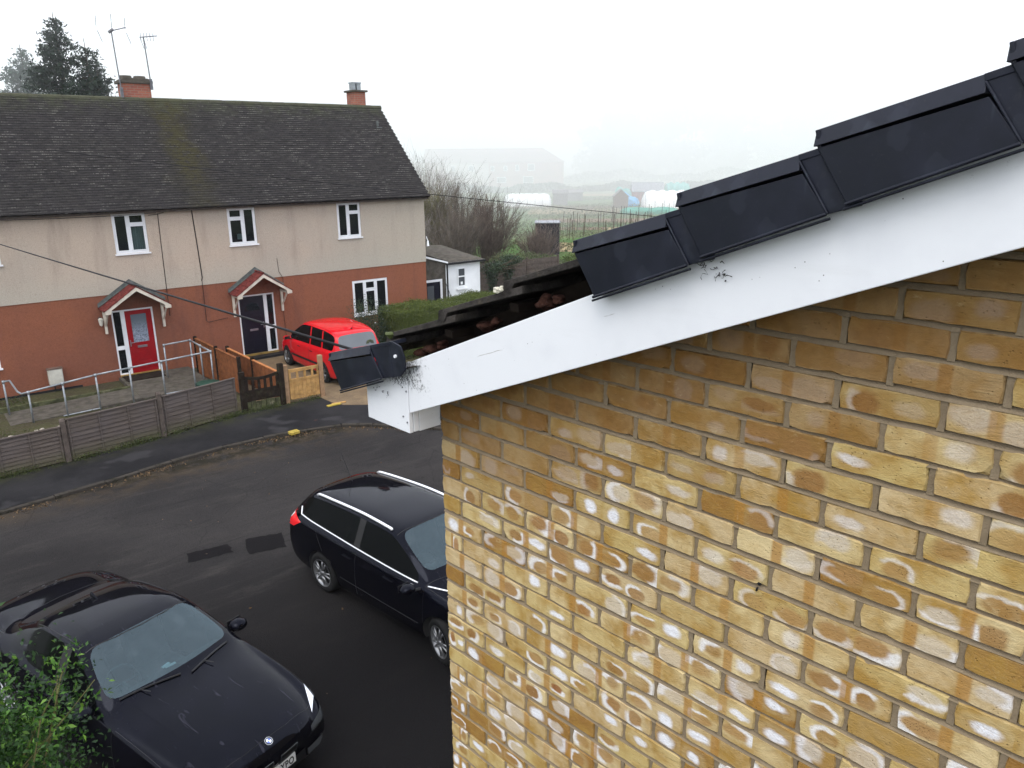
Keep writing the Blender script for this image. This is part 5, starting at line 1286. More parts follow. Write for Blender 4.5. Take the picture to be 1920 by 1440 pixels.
# --- estate, nose behind the gable
def estate():
    c = empty('estate_car', (-6.52, 4.70, RZ), radians(3.5), 'blue black estate car with silver roof rails, its nose hidden by the brick wall', 'car')
    c.scale = (1.04, 1.03, 1.03); L0 = 2.28
    st = [(.03, .40, .70, .80, .90, .88, .80, -.06, .86, .03), (.05, .30, .90, .95, 1.03, .89, .84, -.09, .93, .03), (.14, .24, 1.0, 1.04, 1.15, .89, .80, -.09, .965, .03), (.40, .21, 1.02, 1.06, 1.40, .89, .70, -.08, .985, .03), (.52, .2, 1.02, 1.06, 1.445, .895, .70, -.07, .99, .035), (.80, .2, 1.015, 1.05, 1.475, .90, .705, -.03, .995, .035), (1.45, .2, .99, 1.02, 1.505, .91, .715, .0, 1., .035),
          (1.75, .2, .985, 1.012, 1.51, .915, .72, .0, 1., .035), (1.87, .2, .98, 1.01, 1.51, .915, .72, .0, 1., .035), (2.35, .2, .965, .995, 1.495, .92, .72, .04, 1., .035), (2.52, .2, .96, .99, 1.465, .92, .73, .07, 1., .035), (3.12, .2, .94, .965, 1.12, .925, .84, .17, .99, .03), (3.28, .2, .93, .95, 1.04, .925, .86, .17, .985, .04),
          (3.7, .2, .88, .91, .97, .92, .85, .15, .97, .05), (4.10, .22, .80, .83, .88, .89, .82, .15, .93, .05), (4.30, .24, .68, .71, .76, .86, .76, .16, .86, .04), (4.40, .30, .52, .55, .60, .84, .72, .13, .80, .03)]
    st = [(a[0]-L0, *a[1:]) for a in st]
    body, bvh = make_car(c, st, .912, [(-1.30, .31), (1.35, .31)], .325, 'blueblack_paint', dict(side=(3, 4, 5, 6, 7, 8, 9, 10), pillar=(7,), screen=(10,), rear=(2,)), 'estate')
    for x in (-1.30, 1.35):
        for sg in (1, -1): wheel(c, x, sg*.80, .325, .325, sg, 10, radians(-14) if x > 0 else 0)
    mirror(c, .93, .94, .97, 1, 'blueblack_paint'); mirror(c, .93, -.94, .97, -1, 'blueblack_paint')
    for sg in (1, -1):
        mb = MB(); P = line_on(bvh, [(-1.72, sg*.585, 2), (-1.3, sg*.60, 2), (0, sg*.62, 2), (.12, sg*.62, 2)], DN, .022, 8); P[0] = P[0]-Vector((0, 0, .02)); P[-1] = P[-1]-Vector((0, 0, .02)); mb.tube(P, .021, 8); part(c, 'roof_rail', mb, 'satin_rail', smooth=True)
        mb = MB(); P = line_on(bvh, [(-1.98, sg*1, 1.17), (-1.90, sg*1, 1.085), (-1.6, sg*1, 1.065), (-.5, sg*1, 1.025), (.86, sg*1, .985)], (0, -sg, 0), .006, 8); mb.tube(P, .011, 6); part(c, 'window_chrome', mb, 'satin_rail', smooth=True)
        mb = MB(); P = line_on(bvh, [(1.02, sg*1, .975), (1.32, sg*1, .955)], (0, -sg, 0), .006, 8); mb.tube(P, .011, 6); part(c, 'window_chrome', mb, 'satin_rail', smooth=True)
        tl = MB(); vs, fs = proj_patch(bvh, [(-1.82, sg*1, 1.0), (-2.2, sg*1, 1.08), (-2.24, sg*1, .86), (-2.02, sg*1, .88)], (0, -sg, 0), 8, 5, .006); tl.add(vs, fs); t_ = part(c, 'tail_light', tl, 'tail_red', smooth=True)
        patch(c, 'tail_light_end', bvh, [(-2.5, sg*.90, 1.10), (-2.5, sg*.58, 1.08), (-2.5, sg*.62, .88), (-2.5, sg*.90, .86)], (1, 0, 0), 'tail_red', 8, 5, .006)
        tw = MB(); vs, fs = proj_patch(bvh, [(-2.10, sg*1, 1.045), (-2.2, sg*1, 1.06), (-2.23, sg*1, .98), (-2.14, sg*1, .98)], (0, -sg, 0), 4, 3, .009); tw.add(vs, fs); part(t_, 'reversing_lens', tw, 'tail_white', smooth=True)
        for x in (-.72, .22):
            mb = MB(); P = line_on(bvh, [(x, sg*1, .86), (x+.2, sg*1, .855)], (0, -sg, 0), .016, 5); mb.tube(P, .011, 6); part(c, 'door_handle', mb, 'blueblack_paint', smooth=True)
        patch(c, 'headlight', bvh, [(2.0, sg*.80, .74), (2.0, sg*.45, .66), (2.0, sg*.45, .56), (2.0, sg*.84, .62)], (-1, 0, 0), 'lamp_dark', 8, 4)
    Ls = []
    for sg in (1, -1): Ls += [([(-.42, sg*1, .98), (-.45, sg*1, .3)], (0, -sg, 0)), ([(1.02, sg*1, .92), (1.0, sg*1, .3)], (0, -sg, 0)), ([(-1.42, sg*1, 1.0), (-1.25, sg*1, .72)], (0, -sg, 0)), ([(1.0, sg*.80, 2), (1.9, sg*.74, 2)], DN), ([(-1.3, sg*1, .45), (.9, sg*1, .42)], (0, -sg, 0))]
    shut(c, bvh, Ls+[([(.99, -.80, 2), (1.14, -.4, 2), (1.18, 0, 2), (1.14, .4, 2), (.99, .80, 2)], DN)])
    mb = MB(); mb.tube(line_on(bvh, [(.24, -.63, 2), (.30, -.3, 2), (.315, 0, 2), (.30, .3, 2), (.24, .63, 2)], DN, .001, 8), .006, 4); part(c, 'screen_seal', mb, 'trim_black')
    h = bvh.ray_cast(Vector((-1.62, 0, 3)), Vector(DN))[0]; mb = MB(); mb.tube([h, h+Vector((-.25, 0, .42))], [.006, .003], 5); part(c, 'roof_aerial', mb, 'trim_black')
    interior(c, .55, .94)
    return c
estate()
# --- red people carrier on the drive, tail towards the road
def mpv():
    c = empty('people_carrier', HL(10.52, -3.05, .006), ANG+radians(90), 'bright red people carrier parked on the drive with its tail to the road', 'car')
    L0 = 2.14
    st = [(.03, .42, .70, .80, .88, .90, .84, -.05, .88, .03), (.06, .30, .92, .98, 1.06, .90, .85, -.07, .95, .03), (.12, .24, .99, 1.03, 1.12, .90, .84, -.08, .965, .03), (.28, .21, 1.0, 1.05, 1.52, .905, .76, -.07, .985, .035), (.42, .2, 1.0, 1.05, 1.60, .905, .755, -.05, .99, .04), (.85, .2, .99, 1.04, 1.65, .91, .76, .0, .995, .04), (1.02, .2, .985, 1.035, 1.655, .91, .76, .0, 1., .04),
          (1.72, .2, .97, 1.01, 1.66, .915, .765, .0, 1., .04), (1.86, .2, .965, 1.0, 1.655, .915, .765, .0, 1., .04), (2.35, .2, .95, .985, 1.625, .92, .77, .05, 1., .04), (2.55, .2, .945, .98, 1.575, .92, .77, .08, 1., .04), (3.30, .2, .92, .94, 1.13, .92, .86, .17, .985, .03), (3.42, .2, .90, .92, 1.04, .92, .86, .17, .98, .04),
          (3.75, .2, .84, .87, .95, .90, .84, .15, .96, .05), (4.05, .22, .74, .77, .83, .87, .80, .15, .91, .05), (4.15, .26, .62, .65, .70, .85, .76, .14, .86, .04), (4.19, .32, .50, .53, .57, .84, .72, .12, .80, .03)]
    st = [(a[0]-L0, *a[1:]) for a in st]
    body, bvh = make_car(c, st, .872, [(-1.32, .31), (1.37, .31)], .31, 'red_paint', dict(side=(3, 4, 5, 6, 7, 8, 9, 10), screen=(10,), rear=(2,), rearmat='rear_glass_grey'), 'mpv')
    for sg in (1, -1):   # red pillars between the side windows
        for a, b_ in (((-1.20, 1.05), (-1.12, 1.60)), ((-.38, 1.02), (-.33, 1.62))):
            v = [(a[0]-.045, sg*1, a[1]-.01), (a[0]+.045, sg*1, a[1]-.01), (b_[0]+.04, sg*1, b_[1]), (b_[0]-.04, sg*1, b_[1])]; patch(c, 'window_pillar', bvh, v, (0, -sg, 0), 'red_paint', 3, 8, .006)
        patch(c, 'side_moulding', bvh, [(-1.05, sg*1, .56), (.98, sg*1, .52), (.98, sg*1, .45), (-1.05, sg*1, .49)], (0, -sg, 0), 'tyre_rubber', 14, 2, .010)
        patch(c, 'tail_light', bvh, [(-2.5, sg*.84, 1.38), (-2.5, sg*.72, 1.36), (-2.5, sg*.76, .92), (-2.5, sg*.88, .92)], (1, 0, 0), 'tail_red', 4, 8, .006)
        patch(c, 'headlight', bvh, [(1.9, sg*.78, .76), (1.9, sg*.45, .70), (1.9, sg*.45, .58), (1.9, sg*.80, .62)], (-1, 0, 0), 'lamp_clear', 6, 4)
        for x in (-.62, .28):
            mb = MB(); mb.tube(line_on(bvh, [(x, sg*1, .84), (x+.15, sg*1, .84)], (0, -sg, 0), .012, 4), .013, 6); part(c, 'door_handle', mb, 'tyre_rubber')
        mb = MB(); mb.tube(line_on(bvh, [(-1.75, sg*.60, 2), (-1.2, sg*.61, 2), (.35, sg*.62, 2)], DN, .004, 8), .013, 5); part(c, 'roof_moulding', mb, 'red_paint')
    Ls = []
    for sg in (1, -1): Ls += [([(-.36, sg*1, 1.0), (-.40, sg*1, .3)], (0, -sg, 0)), ([(-1.16, sg*1, 1.0), (-1.0, sg*1, .62)], (0, -sg, 0)), ([(1.0, sg*1, .92), (1.0, sg*1, .3)], (0, -sg, 0))]
    shut(c, bvh, Ls)
    patch(c, 'bumper_strip', bvh, [(-2.5, -.80, .60), (-2.5, .80, .60), (-2.5, .80, .54), (-2.5, -.80, .54)], (1, 0, 0), 'tyre_rubber', 14, 2, .008)
    patch(c, 'bumper_underside', bvh, [(-2.5, -.75, .34), (-2.5, .75, .34), (-2.5, .75, .27), (-2.5, -.75, .27)], (1, 0, 0), 'tyre_rubber', 14, 2, .008)
    for x in (-1.32, 1.37):
        for sg in (1, -1): wheel(c, x, sg*.765, .31, .31, sg, 10)
    mirror(c, .95, .89, .98, 1, 'red_paint', .9); mirror(c, .95, -.89, .98, -1, 'red_paint', .9)
    h = bvh.ray_cast(Vector((-1.65, 0, 3)), Vector(DN))[0]; mb = MB(); mb.tube([h, h+Vector((-.03, 0, .03))], [.03, .015], 8); mb.tube([h, h+Vector((-.12, 0, .12))], [.005, .003], 5); part(c, 'roof_aerial', mb, 'tyre_rubber')
    # a round green toy lying behind the rear glass
    h = bvh.ray_cast(Vector((-4, -.38, 1.17)), Vector((1, 0, 0))); p0 = h[0]; mb = MB()
    for k in range(8): t = pi*k/7; 
    mb.tube([p0+Vector((-.006, .11*cos(pi*k/9), .10*sin(pi*k/9))) for k in range(10)], .018, 6); mb.tube([p0+Vector((-.006, .06*cos(pi*k/9), .055*sin(pi*k/9))) for k in range(10)], .010, 6); tt = part(c, 'parcel_shelf_toy', mb, 'weed_leaf')
    return c
mpv()

# ------------------------------------------------------------------ overhead cables
def cable(pts, r, label, sag=.15):
    a, b = Vector(pts[0]), Vector(pts[1]); mb = MB(); n = 24
    mb.tube([a.lerp(b, i/n)-Vector((0, 0, 4*sag*(i/n)*(1-i/n))) for i in range(n+1)], r, 5)
    o = mb.build('overhead_cable', 'cable_black', smooth=True); tag(o, label, 'cable'); return o
cable([(-.262, -.06, 5.85), (-19.6, .75, 5.49)], .0062, 'thick black overhead cable running from the white eaves box across both porches', .02)
cable([HL(13.4+1.1, -4.2, 5.27)-Vector((0, 0, 0)), (-21.97, 3.35, 6.95)], .008, 'x', 0) if False else None
cable([(-15.07, 28.88, 3.66), (-21.6, 4.5, 6.80)], .012, 'thin dark overhead cable crossing in front of the long roof and the bare shrubs', .12)
cable([(-17.6, 1.0, 5.40), (-22.57, 7.23, 5.0)], .008, 'faint telephone wire ending under the eaves above the red door', .05)

# ------------------------------------------------------------------ plants
def leaves(name, centers, normals_spread, size, mat, parent, rg, aspect=.55, lean=None):
    """one quad leaf per centre, random orientation"""
    n = len(centers); c = np.asarray(centers); d = rg.normal(size=(n, 3)); 
    if lean is not None: d = d*normals_spread + lean
    d /= np.linalg.norm(d, axis=1, keepdims=True)+1e-9
    t = rg.normal(size=(n, 3)); t -= (t*d).sum(1, keepdims=True)*d; t /= np.linalg.norm(t, axis=1, keepdims=True)+1e-9
    w = np.cross(d, t); L = (size*rg.uniform(.6, 1.35, n))[:, None]; W = L*aspect
    # a bent leaf: six corners as two quads
    fold = d*L*.12
    p0 = c-t*L*.5; p1 = c-t*L*.08+w*W*.5+fold; p2 = c+t*L*.5; p3 = c-t*L*.08-w*W*.5+fold
    vs = np.stack([p0, p1, p2, p3], 1).reshape(-1, 3); fs = np.arange(n*4).reshape(n, 4)
    return raw(name, vs, fs, mat, parent)
def clump_points(rg, blobs, n, shell=.55):
    """points in a set of ellipsoids (cx,cy,cz,rx,ry,rz), denser to the outside"""
    blobs = np.asarray(blobs, float); vol = blobs[:, 3]*blobs[:, 4]*blobs[:, 5]; k = rg.choice(len(blobs), n, p=vol/vol.sum()); d = rg.normal(size=(n, 3)); d /= np.linalg.norm(d, axis=1, keepdims=True)
    r = shell+(1-shell)*rg.random(n)**.6; r = r*(1+.12*rg.normal(size=n)); return blobs[k, :3]+d*r[:, None]*blobs[k, 3:]
# shrub close below the camera
def near_shrub():
    rg = np.random.default_rng(11); root = empty('green_shrub', (-3.30, -1.70, 0), 0, 'bright green leafy shrub in the near corner below the camera', 'shrub')
    # stems
    mb = MB(); tips = []
    for i in range(110):
        a = rg.uniform(0, 6.28); sp = rg.uniform(.1, 1.0); h = rg.uniform(2.1, 3.75) - .45*sp; top = Vector((cos(a)*sp*.95, sin(a)*sp*.95, h)); P = [Vector((cos(a)*.12, sin(a)*.12, 0)), Vector((cos(a)*sp*.4, sin(a)*sp*.4, h*.5)), top]
        mb.tube(P, [.016, .010, .004], 5); tips.append(top)
        for k in range(3):
            q = P[1].lerp(top, rg.uniform(.2, .9)); e = q+Vector((*(rg.normal(size=2)*.16), rg.uniform(.05, .3))); mb.tube([q, e], [.005, .002], 4); tips.append(e)
    # sprays that stand clear of the crown, over the saloon's bonnet and screen
    sprays = [((.22, .50, 2.7), (.40, 1.02, 3.30)), ((.20, .48, 2.7), (.55, .78, 3.22)), ((.15, .45, 2.6), (.12, .92, 3.30)), ((.3, .3, 2.6), (.66, .55, 3.0)), ((.4, .1, 2.5), (.8, .25, 2.8)), ((.3, .3, 2.3), (.75, .6, 2.6))]
    lv = []
    for a, b in sprays:
        a, b = Vector(a), Vector(b); mb.tube([a*.5, a, b], [.012, .008, .003], 5)
        for k in range(26): t = k/25; p = a.lerp(b, t); lv.append(tuple(p+Vector(rg.normal(size=3)*.045)))
    part(root, 'stem', mb, 'twig_green')
    tips = np.array([tuple(t) for t in tips]); n = 120000
    k = rg.integers(0, len(tips), n); pts = tips[k]*1.0 + rg.normal(size=(n, 3))*np.array([.11, .11, .14]); pts[:, 2] -= rg.random(n)**2*1.6
    pts[:, 2] = np.maximum(pts[:, 2], .1)
    leaves('foliage', pts, 1., .040, 'shrub_leaf', root, rg, .5, np.array([0, 0, .6]))
    bri = tips[rg.integers(0, len(tips), 9000)] + rg.normal(size=(9000, 3))*np.array([.07, .07, .05]) + np.array([0, 0, .06])
    leaves('young_leaves', np.vstack([bri, np.array(lv), np.array(lv)+rg.normal(size=(len(lv), 3))*.03]), 1., .048, 'shrub_leaf_bright', root, rg, .42, np.array([0, 0, .8]))
near_shrub()
def box_points(rg, n, x0, x1, y0, y1, z0, z1, shell=.12):
    p = rg.random((n, 3))*[x1-x0, y1-y0, z1-z0]+[x0, y0, z0]; f = rg.integers(0, 5, n); e = rg.normal(size=n)*.045-shell*rg.random(n)*.6
    p[f == 0, 2] = z1+e[f == 0]; p[f == 1, 1] = y0-e[f == 1]; p[f == 2, 1] = y1+e[f == 2]; p[f == 3, 0] = x0-e[f == 3]; p[f == 4, 2] = z1+e[f == 4]
    wob = .06*np.sin(p[:, 0]*2.3+1)+.04*np.sin(p[:, 0]*5.1+p[:, 1]*4); p[:, 2] += wob*(p[:, 2]-z0)/(z1-z0); p[:, 1] += .05*np.sin(p[:, 0]*3.1+p[:, 2]*4)
    return p
def hedge():
    rg = np.random.default_rng(12); root = empty('clipped_hedge', ORG, ANG, 'clipped green hedge with a flat top, behind the dark roof tiles', 'hedge')
    p = box_points(rg, 110000, 12.9, 20.6, -3.6, -2.1, 0, 1.60); leaves('foliage', p, 1., .042, 'hedge_leaf', root, rg, .6)
    mb = MB(); mb.box(13.05, 20.5, -3.45, -2.25, .1, 1.40); part(root, 'inner_growth', mb, 'hedge_leaf')
hedge()
def front_shrub():
    rg = np.random.default_rng(13); root = empty('rose_bush', HL(12.35, -2.5), ANG, 'dark loose bush between the red car and the flat topped hedge', 'shrub'); mb = MB(); tips = []
    for i in range(60):
        a = rg.uniform(0, 6.28); sp = rg.uniform(.1, .85); h = rg.uniform(.8, 2.15)-.5*sp; t = Vector((cos(a)*sp, sin(a)*sp*.8, h)); mb.tube([(0, 0, 0), (t.x*.4, t.y*.4, h*.55), t], [.014, .009, .003], 4); tips.append(tuple(t)); tips.append((t.x*.7, t.y*.7, h*.75))
    part(root, 'stem', mb, 'twig_green'); tips = np.array(tips); p = tips[rg.integers(0, len(tips), 8000)]+rg.normal(size=(8000, 3))*.13; p[:, 2] = np.maximum(p[:, 2]-rg.random(8000)**2*.8, .03)
    leaves('foliage', p, 1., .05, 'dark_leaf', root, rg, .5)
    mb = MB()
    for i in range(8): q = tips[rg.integers(0, len(tips))]; mb.tube([(q[0], q[1]-.1, q[2]), (q[0], q[1]-.1, q[2]+.03)], [.03, .015], 6)
    part(root, 'pale_bloom', mb, 'sheet_white')
front_shrub()
def conifer(s, y, H, R, label, mat, seed, n=9000, twist=0., size=.24, narrow=1., gap=1.):
    rg = np.random.default_rng(seed); root = empty('conifer_tree', HL(s, y), 0, label, 'tree', 'conifers behind the long roof'); mb = MB(); mb.tube([(0, 0, 0), (.05, .03, H*.5), (0, 0, H)], [R*.05, R*.03, .012], 7); part(root, 'trunk', mb, 'bark')
    mb = MB(); P = []
    z = H*.12; k = 0
    while z < H*.985:
        t = z/H; r = R*(1-t)**.95*narrow*(1+.10*sin(k*1.9)); m = max(4, int(9*(1-t)+4))
        for j in range(m):
            if rg.random() < .10*gap: continue
            a = rg.uniform(0, 6.28); L = r*rg.uniform(.65, 1.12); up = rg.uniform(-.12, .12)+.15*t; e = Vector((cos(a)*L, sin(a)*L, L*up-.05*L)); b0 = Vector((0, 0, z)); m1 = b0+e*.5+Vector((0, 0, -.06*L)); tip = b0+e+Vector((0, 0, .10*L))
            mb.tube([b0, m1, tip], [.035*(1-t)+.01, .015, .004], 4)
            q = max(4, int(L*34))
            for i in range(q):
                u = rg.random()**.7; p = b0+(e*u); w_ = .17*L*(1-u)+.07; P.append((p.x+rg.normal()*w_, p.y+rg.normal()*w_, p.z-.06*L*sin(pi*u)+.1*L*u*u-abs(rg.normal())*.10+rg.normal()*.05))
        z += H*.018+.10*rg.random(); k += 1
    part(root, 'limb', mb, 'bark'); P = np.array(P); K = max(1, int(n/len(P))); P = np.repeat(P, K, 0)+rg.normal(size=(len(P)*K, 3))*[.12, .12, .07]
    leaves('crown', P, 1., size, mat, root, rg, .38, np.array([0, 0, .5]))
conifer(9.0, 23.5, 13.9, 7.2, 'tallest dark conifer behind the roof, with a tufted leader', 'spruce_needle', 21, 90000)
conifer(8.3, 30.5, 13.0, 7.4, 'paler green conifer at the left, behind the tallest one', 'pale_conifer_needle', 22, 70000)
conifer(10.9, 24.4, 12.3, 3.6, 'second dark conifer just right of the tallest one', 'spruce_needle', 23, 40000, gap=1.5)
conifer(11.6, 26.0, 11.4, 2.6, 'thin small conifer nearest the wide chimney', 'spruce_needle', 24, 16000, gap=2.)
conifer(12.75, 27.5, 10.7, 2.6, 'lowest dark conifer, top peeping beside the wide chimney', 'spruce_needle', 25, 14000, gap=2.)
conifer(10.1, 22.6, 12.6, 3.2, 'narrow dark conifer leaning on the right of the tallest one', 'spruce_needle', 26, 30000, gap=1.2)
conifer(4.2, 33.0, 10.9, 3.2, 'rounded grey green tree at the far left above the roof', 'pale_conifer_needle', 27, 30000)
# bare shrubs: many upright stems dividing into fine twigs
def bare_shrub(s, y, H, R, label, mat, seed, stems=70, twigs=9, group='bare shrubs beyond the white outbuilding', ivy=0):
    rg = np.random.default_rng(seed); root = empty('bare_shrub', HL(s, y), 0, label, 'shrub', group); VS = []; FS = []; cnt = 0
    def seg(p, q, r0, r1):
        nonlocal cnt
        d = q-p; d = d/np.linalg.norm(d); a = np.array([.3, .8, .1]); u_ = np.cross(d, a); u_ /= np.linalg.norm(u_); v_ = np.cross(d, u_)
        for k in range(3): t = 2.094*k; VS.append(p+(cos(t)*u_+sin(t)*v_)*r0)
        for k in range(3): t = 2.094*k; VS.append(q+(cos(t)*u_+sin(t)*v_)*r1)
        for k in range(3): FS.append((cnt+k, cnt+(k+1) % 3, cnt+3+(k+1) % 3, cnt+3+k))
        cnt += 6
    for i in range(stems):
        a = rg.uniform(0, 6.283); sp = R*rg.random()**.6; h = H*(rg.uniform(.72, 1.05)-.22*(sp/R)**2)
        b0 = np.array([cos(a)*sp*.28, sin(a)*sp*.28, 0.]); top = np.array([cos(a)*sp, sin(a)*sp, h]); P = [b0]
        for k in range(1, 6): t = k/5; P.append(b0*(1-t)+top*t + np.array([0, 0, .10*H*sin(pi*t)*(sp/R)]) + rg.normal(size=3)*.05*t)
        r = rg.uniform(.014, .032)
        for k in range(5): seg(P[k], P[k+1], r*(1-.17*k), r*(1-.17*(k+1)))
        for j in range(twigs):
            k = rg.integers(1, 5); t = rg.random(); p = P[k]*(1-t)+P[min(5, k+1)]*t; L = H*rg.uniform(.10, .24); dirn = (P[5]-P[1]); dirn /= np.linalg.norm(dirn); dirn = dirn+rg.normal(size=3)*.33; q = p+dirn*L; seg(p, q, .0085, .004)
            for m in range(3): u_ = rg.random(); pp = p*(1-u_)+q*u_; seg(pp, pp+(dirn+rg.normal(size=3)*.4)*L*.45, .0055, .003)
    raw('twigs', VS, FS, mat, root)
    if ivy: leaves('ivy', rg.normal(size=(ivy, 3))*[R*.45, R*.45, H*.14]+[0, 0, H*.22], 1., .07, 'ivy_leaf', root, rg, .7)
bare_shrub(26.6, 9.8, 3.95, 1.9, 'tall reddish brown bare shrub, nearest the dark shed panel', 'twig_red', 31, 120, 12)
bare_shrub(24.2, 9.6, 3.5, 1.6, 'brown bare shrub standing just left of the reddish one', 'twig_brown', 32, 100, 11)
bare_shrub(27.6, 14.6, 4.7, 2.4, 'taller brown bare shrub behind, with upright wands', 'twig_brown', 33, 120, 12)
bare_shrub(25.6, 15.4, 4.4, 2.1, 'olive brown bare shrub, middle of the thicket', 'twig_green', 34, 90, 11)
bare_shrub(30.2, 22.2, 5.7, 3.0, 'pale grey bare shrub against the fog by the house corner', 'twig_grey', 35, 90, 12)
bare_shrub(28.9, 8.0, 2.6, 1.3, 'low reddish bare shrub in front of the dark shed panel', 'twig_red', 36, 70, 10)
bare_shrub(23.3, 13.2, 3.6, 1.6, 'grey bare shrub half hidden by the house corner', 'twig_grey', 37, 70, 10)
bare_shrub(30.4, 9.6, 2.1, 1.1, 'small brown bare shrub at the right end of the thicket', 'twig_brown', 38, 50, 9)
def leafy(name, s, y, blobs, n, size, mat, label, cat, seed, group=None):
    rg = np.random.default_rng(seed); root = empty(name, HL(s, y), ANG, label, cat, group); mb = MB()
    for b in blobs: mb.tube([(0, 0, 0), (b[0], b[1], b[2])], [.05, .015], 5)
    part(root, 'stem', mb, 'bark'); leaves('foliage', clump_points(rg, blobs, n, .45), 1., size, mat, root, rg, .6); return root
leafy('evergreen_bush', 24.2, 11.6, [(0, 0, 1.0, 1.6, .9, .95), (1.2, 0, .8, 1.1, .8, .75), (-1.2, .2, 1.0, 1., .8, .9)], 16000, .07, 'dark_leaf', 'dark evergreen bush at the foot of the bare shrubs', 'bush', 41)
leafy('bramble_thicket', 26.2, 6.2, [(0, 0, .9, 1.5, 1., .75), (1.5, 0, .8, 1.2, .9, .6), (-1.2, 0, 1.1, 1., .8, .7), (2.6, .6, .6, 1., .8, .5)], 15000, .075, 'bramble_leaf', 'tangled ivy and bramble leaning over the pale garden fence', 'bush', 42)
leafy('evergreen_bush', 31.4, 7.8, [(0, 0, .5, 1.0, .8, .55), (1, 0, .4, .8, .7, .4)], 6000, .07, 'hedge_leaf', 'low green bush right of the thicket, beside the dark verge cap', 'bush', 43)
def ivy_tree(s, y, H, label, seed):
    rg = np.random.default_rng(seed); root = empty('ivy_tree', HL(s, y), ANG, label, 'tree'); mb = MB(); P = [Vector((0, 0, 0)), Vector((.06, 0, H*.35)), Vector((-.05, .0, H*.7)), Vector((.1, 0, H))]; mb.tube(P, [.11, .09, .07, .03], 8)
    for i in range(14): a = P[2].lerp(P[3], rg.random()); d = Vector((rg.normal()*.7, rg.normal()*.5, rg.uniform(.1, .9))); mb.tube([a, a+d*.6, a+d], [.02, .012, .005], 4)
    for i in range(16): a = P[0].lerp(P[2], rg.uniform(.2, 1)); d = Vector((rg.uniform(.2, .7)*(1 if rg.random() > .4 else -1), rg.normal()*.2, rg.uniform(-.1, .35))); mb.tube([a, a+d*.5+Vector((0, 0, .06)), a+d], [.012, .008, .003], 4)
    part(root, 'trunk', mb, 'bark'); n = 3600; z = rg.random(n)*H*.95; a = rg.uniform(0, 6.28, n); r = .13+.07*rg.normal(size=n)+.05*np.sin(z*5); p = np.stack([np.cos(a)*r, np.sin(a)*r, z], 1)
    cr = clump_points(rg, [(.0, 0, H*.98, .55, .5, .30), (.35, 0, H*1.0, .45, .4, .25)], 1600, .4); leaves('ivy', np.vstack([p, cr]), 1., .06, 'ivy_leaf', root, rg, .7)
ivy_tree(20.6, 1.55, 1.85, 'ivy clad trunk at the right end of the white outbuilding', 51)
ivy_tree(22.35, 2.6, 1.9, 'reddish forked trunk in front of the pale garden fence', 52)
# pale garden fence behind those trunks
f = empty('garden_fence', HL(20.2, 3.4), ANG-.06, 'pale pinkish lapped fence behind the ivy clad trunks', 'fence'); 
for i in range(3):
    mb = MB()
    for k in range(8): z0 = .06+.21*k; mb.add([(i*1.9+.03, -.03, z0), (i*1.9+1.85, -.03, z0), (i*1.9+1.85, .0, z0+.24), (i*1.9+.03, .0, z0+.24), (i*1.9+.03, .01, z0), (i*1.9+1.85, .01, z0)], [(0, 1, 2, 3), (4, 5, 1, 0)])
    mb.box(i*1.9+.03, i*1.9+1.85, .012, .02, .05, 1.74); part(f, 'panel', mb, 'concrete_post')
for i in range(4): mb = MB(); mb.box(i*1.9-.07, i*1.9+.02, -.05, .05, 0, 1.85); part(f, 'post', mb, 'concrete_post')
# ------------------------------------------------------------------ white outbuilding
ob = empty('outbuilding', ORG, ANG, 'low white painted outbuilding with grey felt roof right of the terrace', 'outbuilding')
mb = MB(); mb.box(17.96, 19.92, 1.5, 4.2, 0, 2.27); part(ob, 'white_wall', mb, 'sheet_white')
mb = MB(); mb.prism([(16.35, 0), (17.955, 0), (17.955, 2.33), (16.9, 2.62), (16.35, 2.66)], 1.22, 4.2); part(ob, 'side_wall', mb, 'concrete')
mb = MB(); mb.prism([(16.34, 2.66), (16.9, 2.625), (18.02, 2.31), (18.02, 2.38), (16.9, 2.70), (16.34, 2.74)], 1.12, 1.215); part(ob, 'verge_board', mb, 'sheet_white')
mb = MB(); mb.add([(17.9, 1.32, 2.30), (20.05, 1.32, 2.30), (20.05, 4.6, 2.62), (16.3, 4.6, 2.98), (16.3, 1.1, 2.80), (16.95, 1.1, 2.75), (18.03, 1.1, 2.395)], [(0, 1, 2, 3, 4, 5, 6)])
mb.add([(17.9, 1.32, 2.24), (20.05, 1.32, 2.24), (20.05, 1.32, 2.298), (17.9, 1.32, 2.298), (20.05, 4.6, 2.56), (20.05, 4.6, 2.618)], [(0, 1, 2, 3), (1, 4, 5, 2)]); part(ob, 'felt_roof', mb, 'concrete')
mb = MB(); mb.box(18.03, 20.05, 1.24, 1.315, 2.22, 2.30); part(ob, 'gutter', mb, 'black_plastic')
mb = MB(); mb.tube([(18.0, 1.16, 2.25), (18.0, 1.16, .1)], .035, 8); mb.tube([(18.06, 1.46, 1.55), (18.55, 1.46, .35)], .012, 5); part(ob, 'downpipe', mb, 'black_plastic')
mb = MB(); wall_open(mb, 18.72, 19.14, 1.20, 2.02, [(18.77, 19.09, 1.26, 1.62), (18.77, 19.09, 1.67, 1.97)], 1.46, 1.50); wn = part(ob, 'window', mb, 'sheet_white')
mb = MB(); mb.box(18.77, 19.09, 1.485, 1.495, 1.26, 1.97); part(wn, 'pane', mb, 'shed_glass')
mb = MB(); mb.box(18.66, 19.22, 1.40, 1.498, 1.09, 1.16); part(wn, 'sill', mb, 'sheet_white')
mb = MB(); mb.box(18.88, 18.98, 1.47, 1.483, 1.3, 1.42); part(wn, 'jar', mb, 'sheet_white')
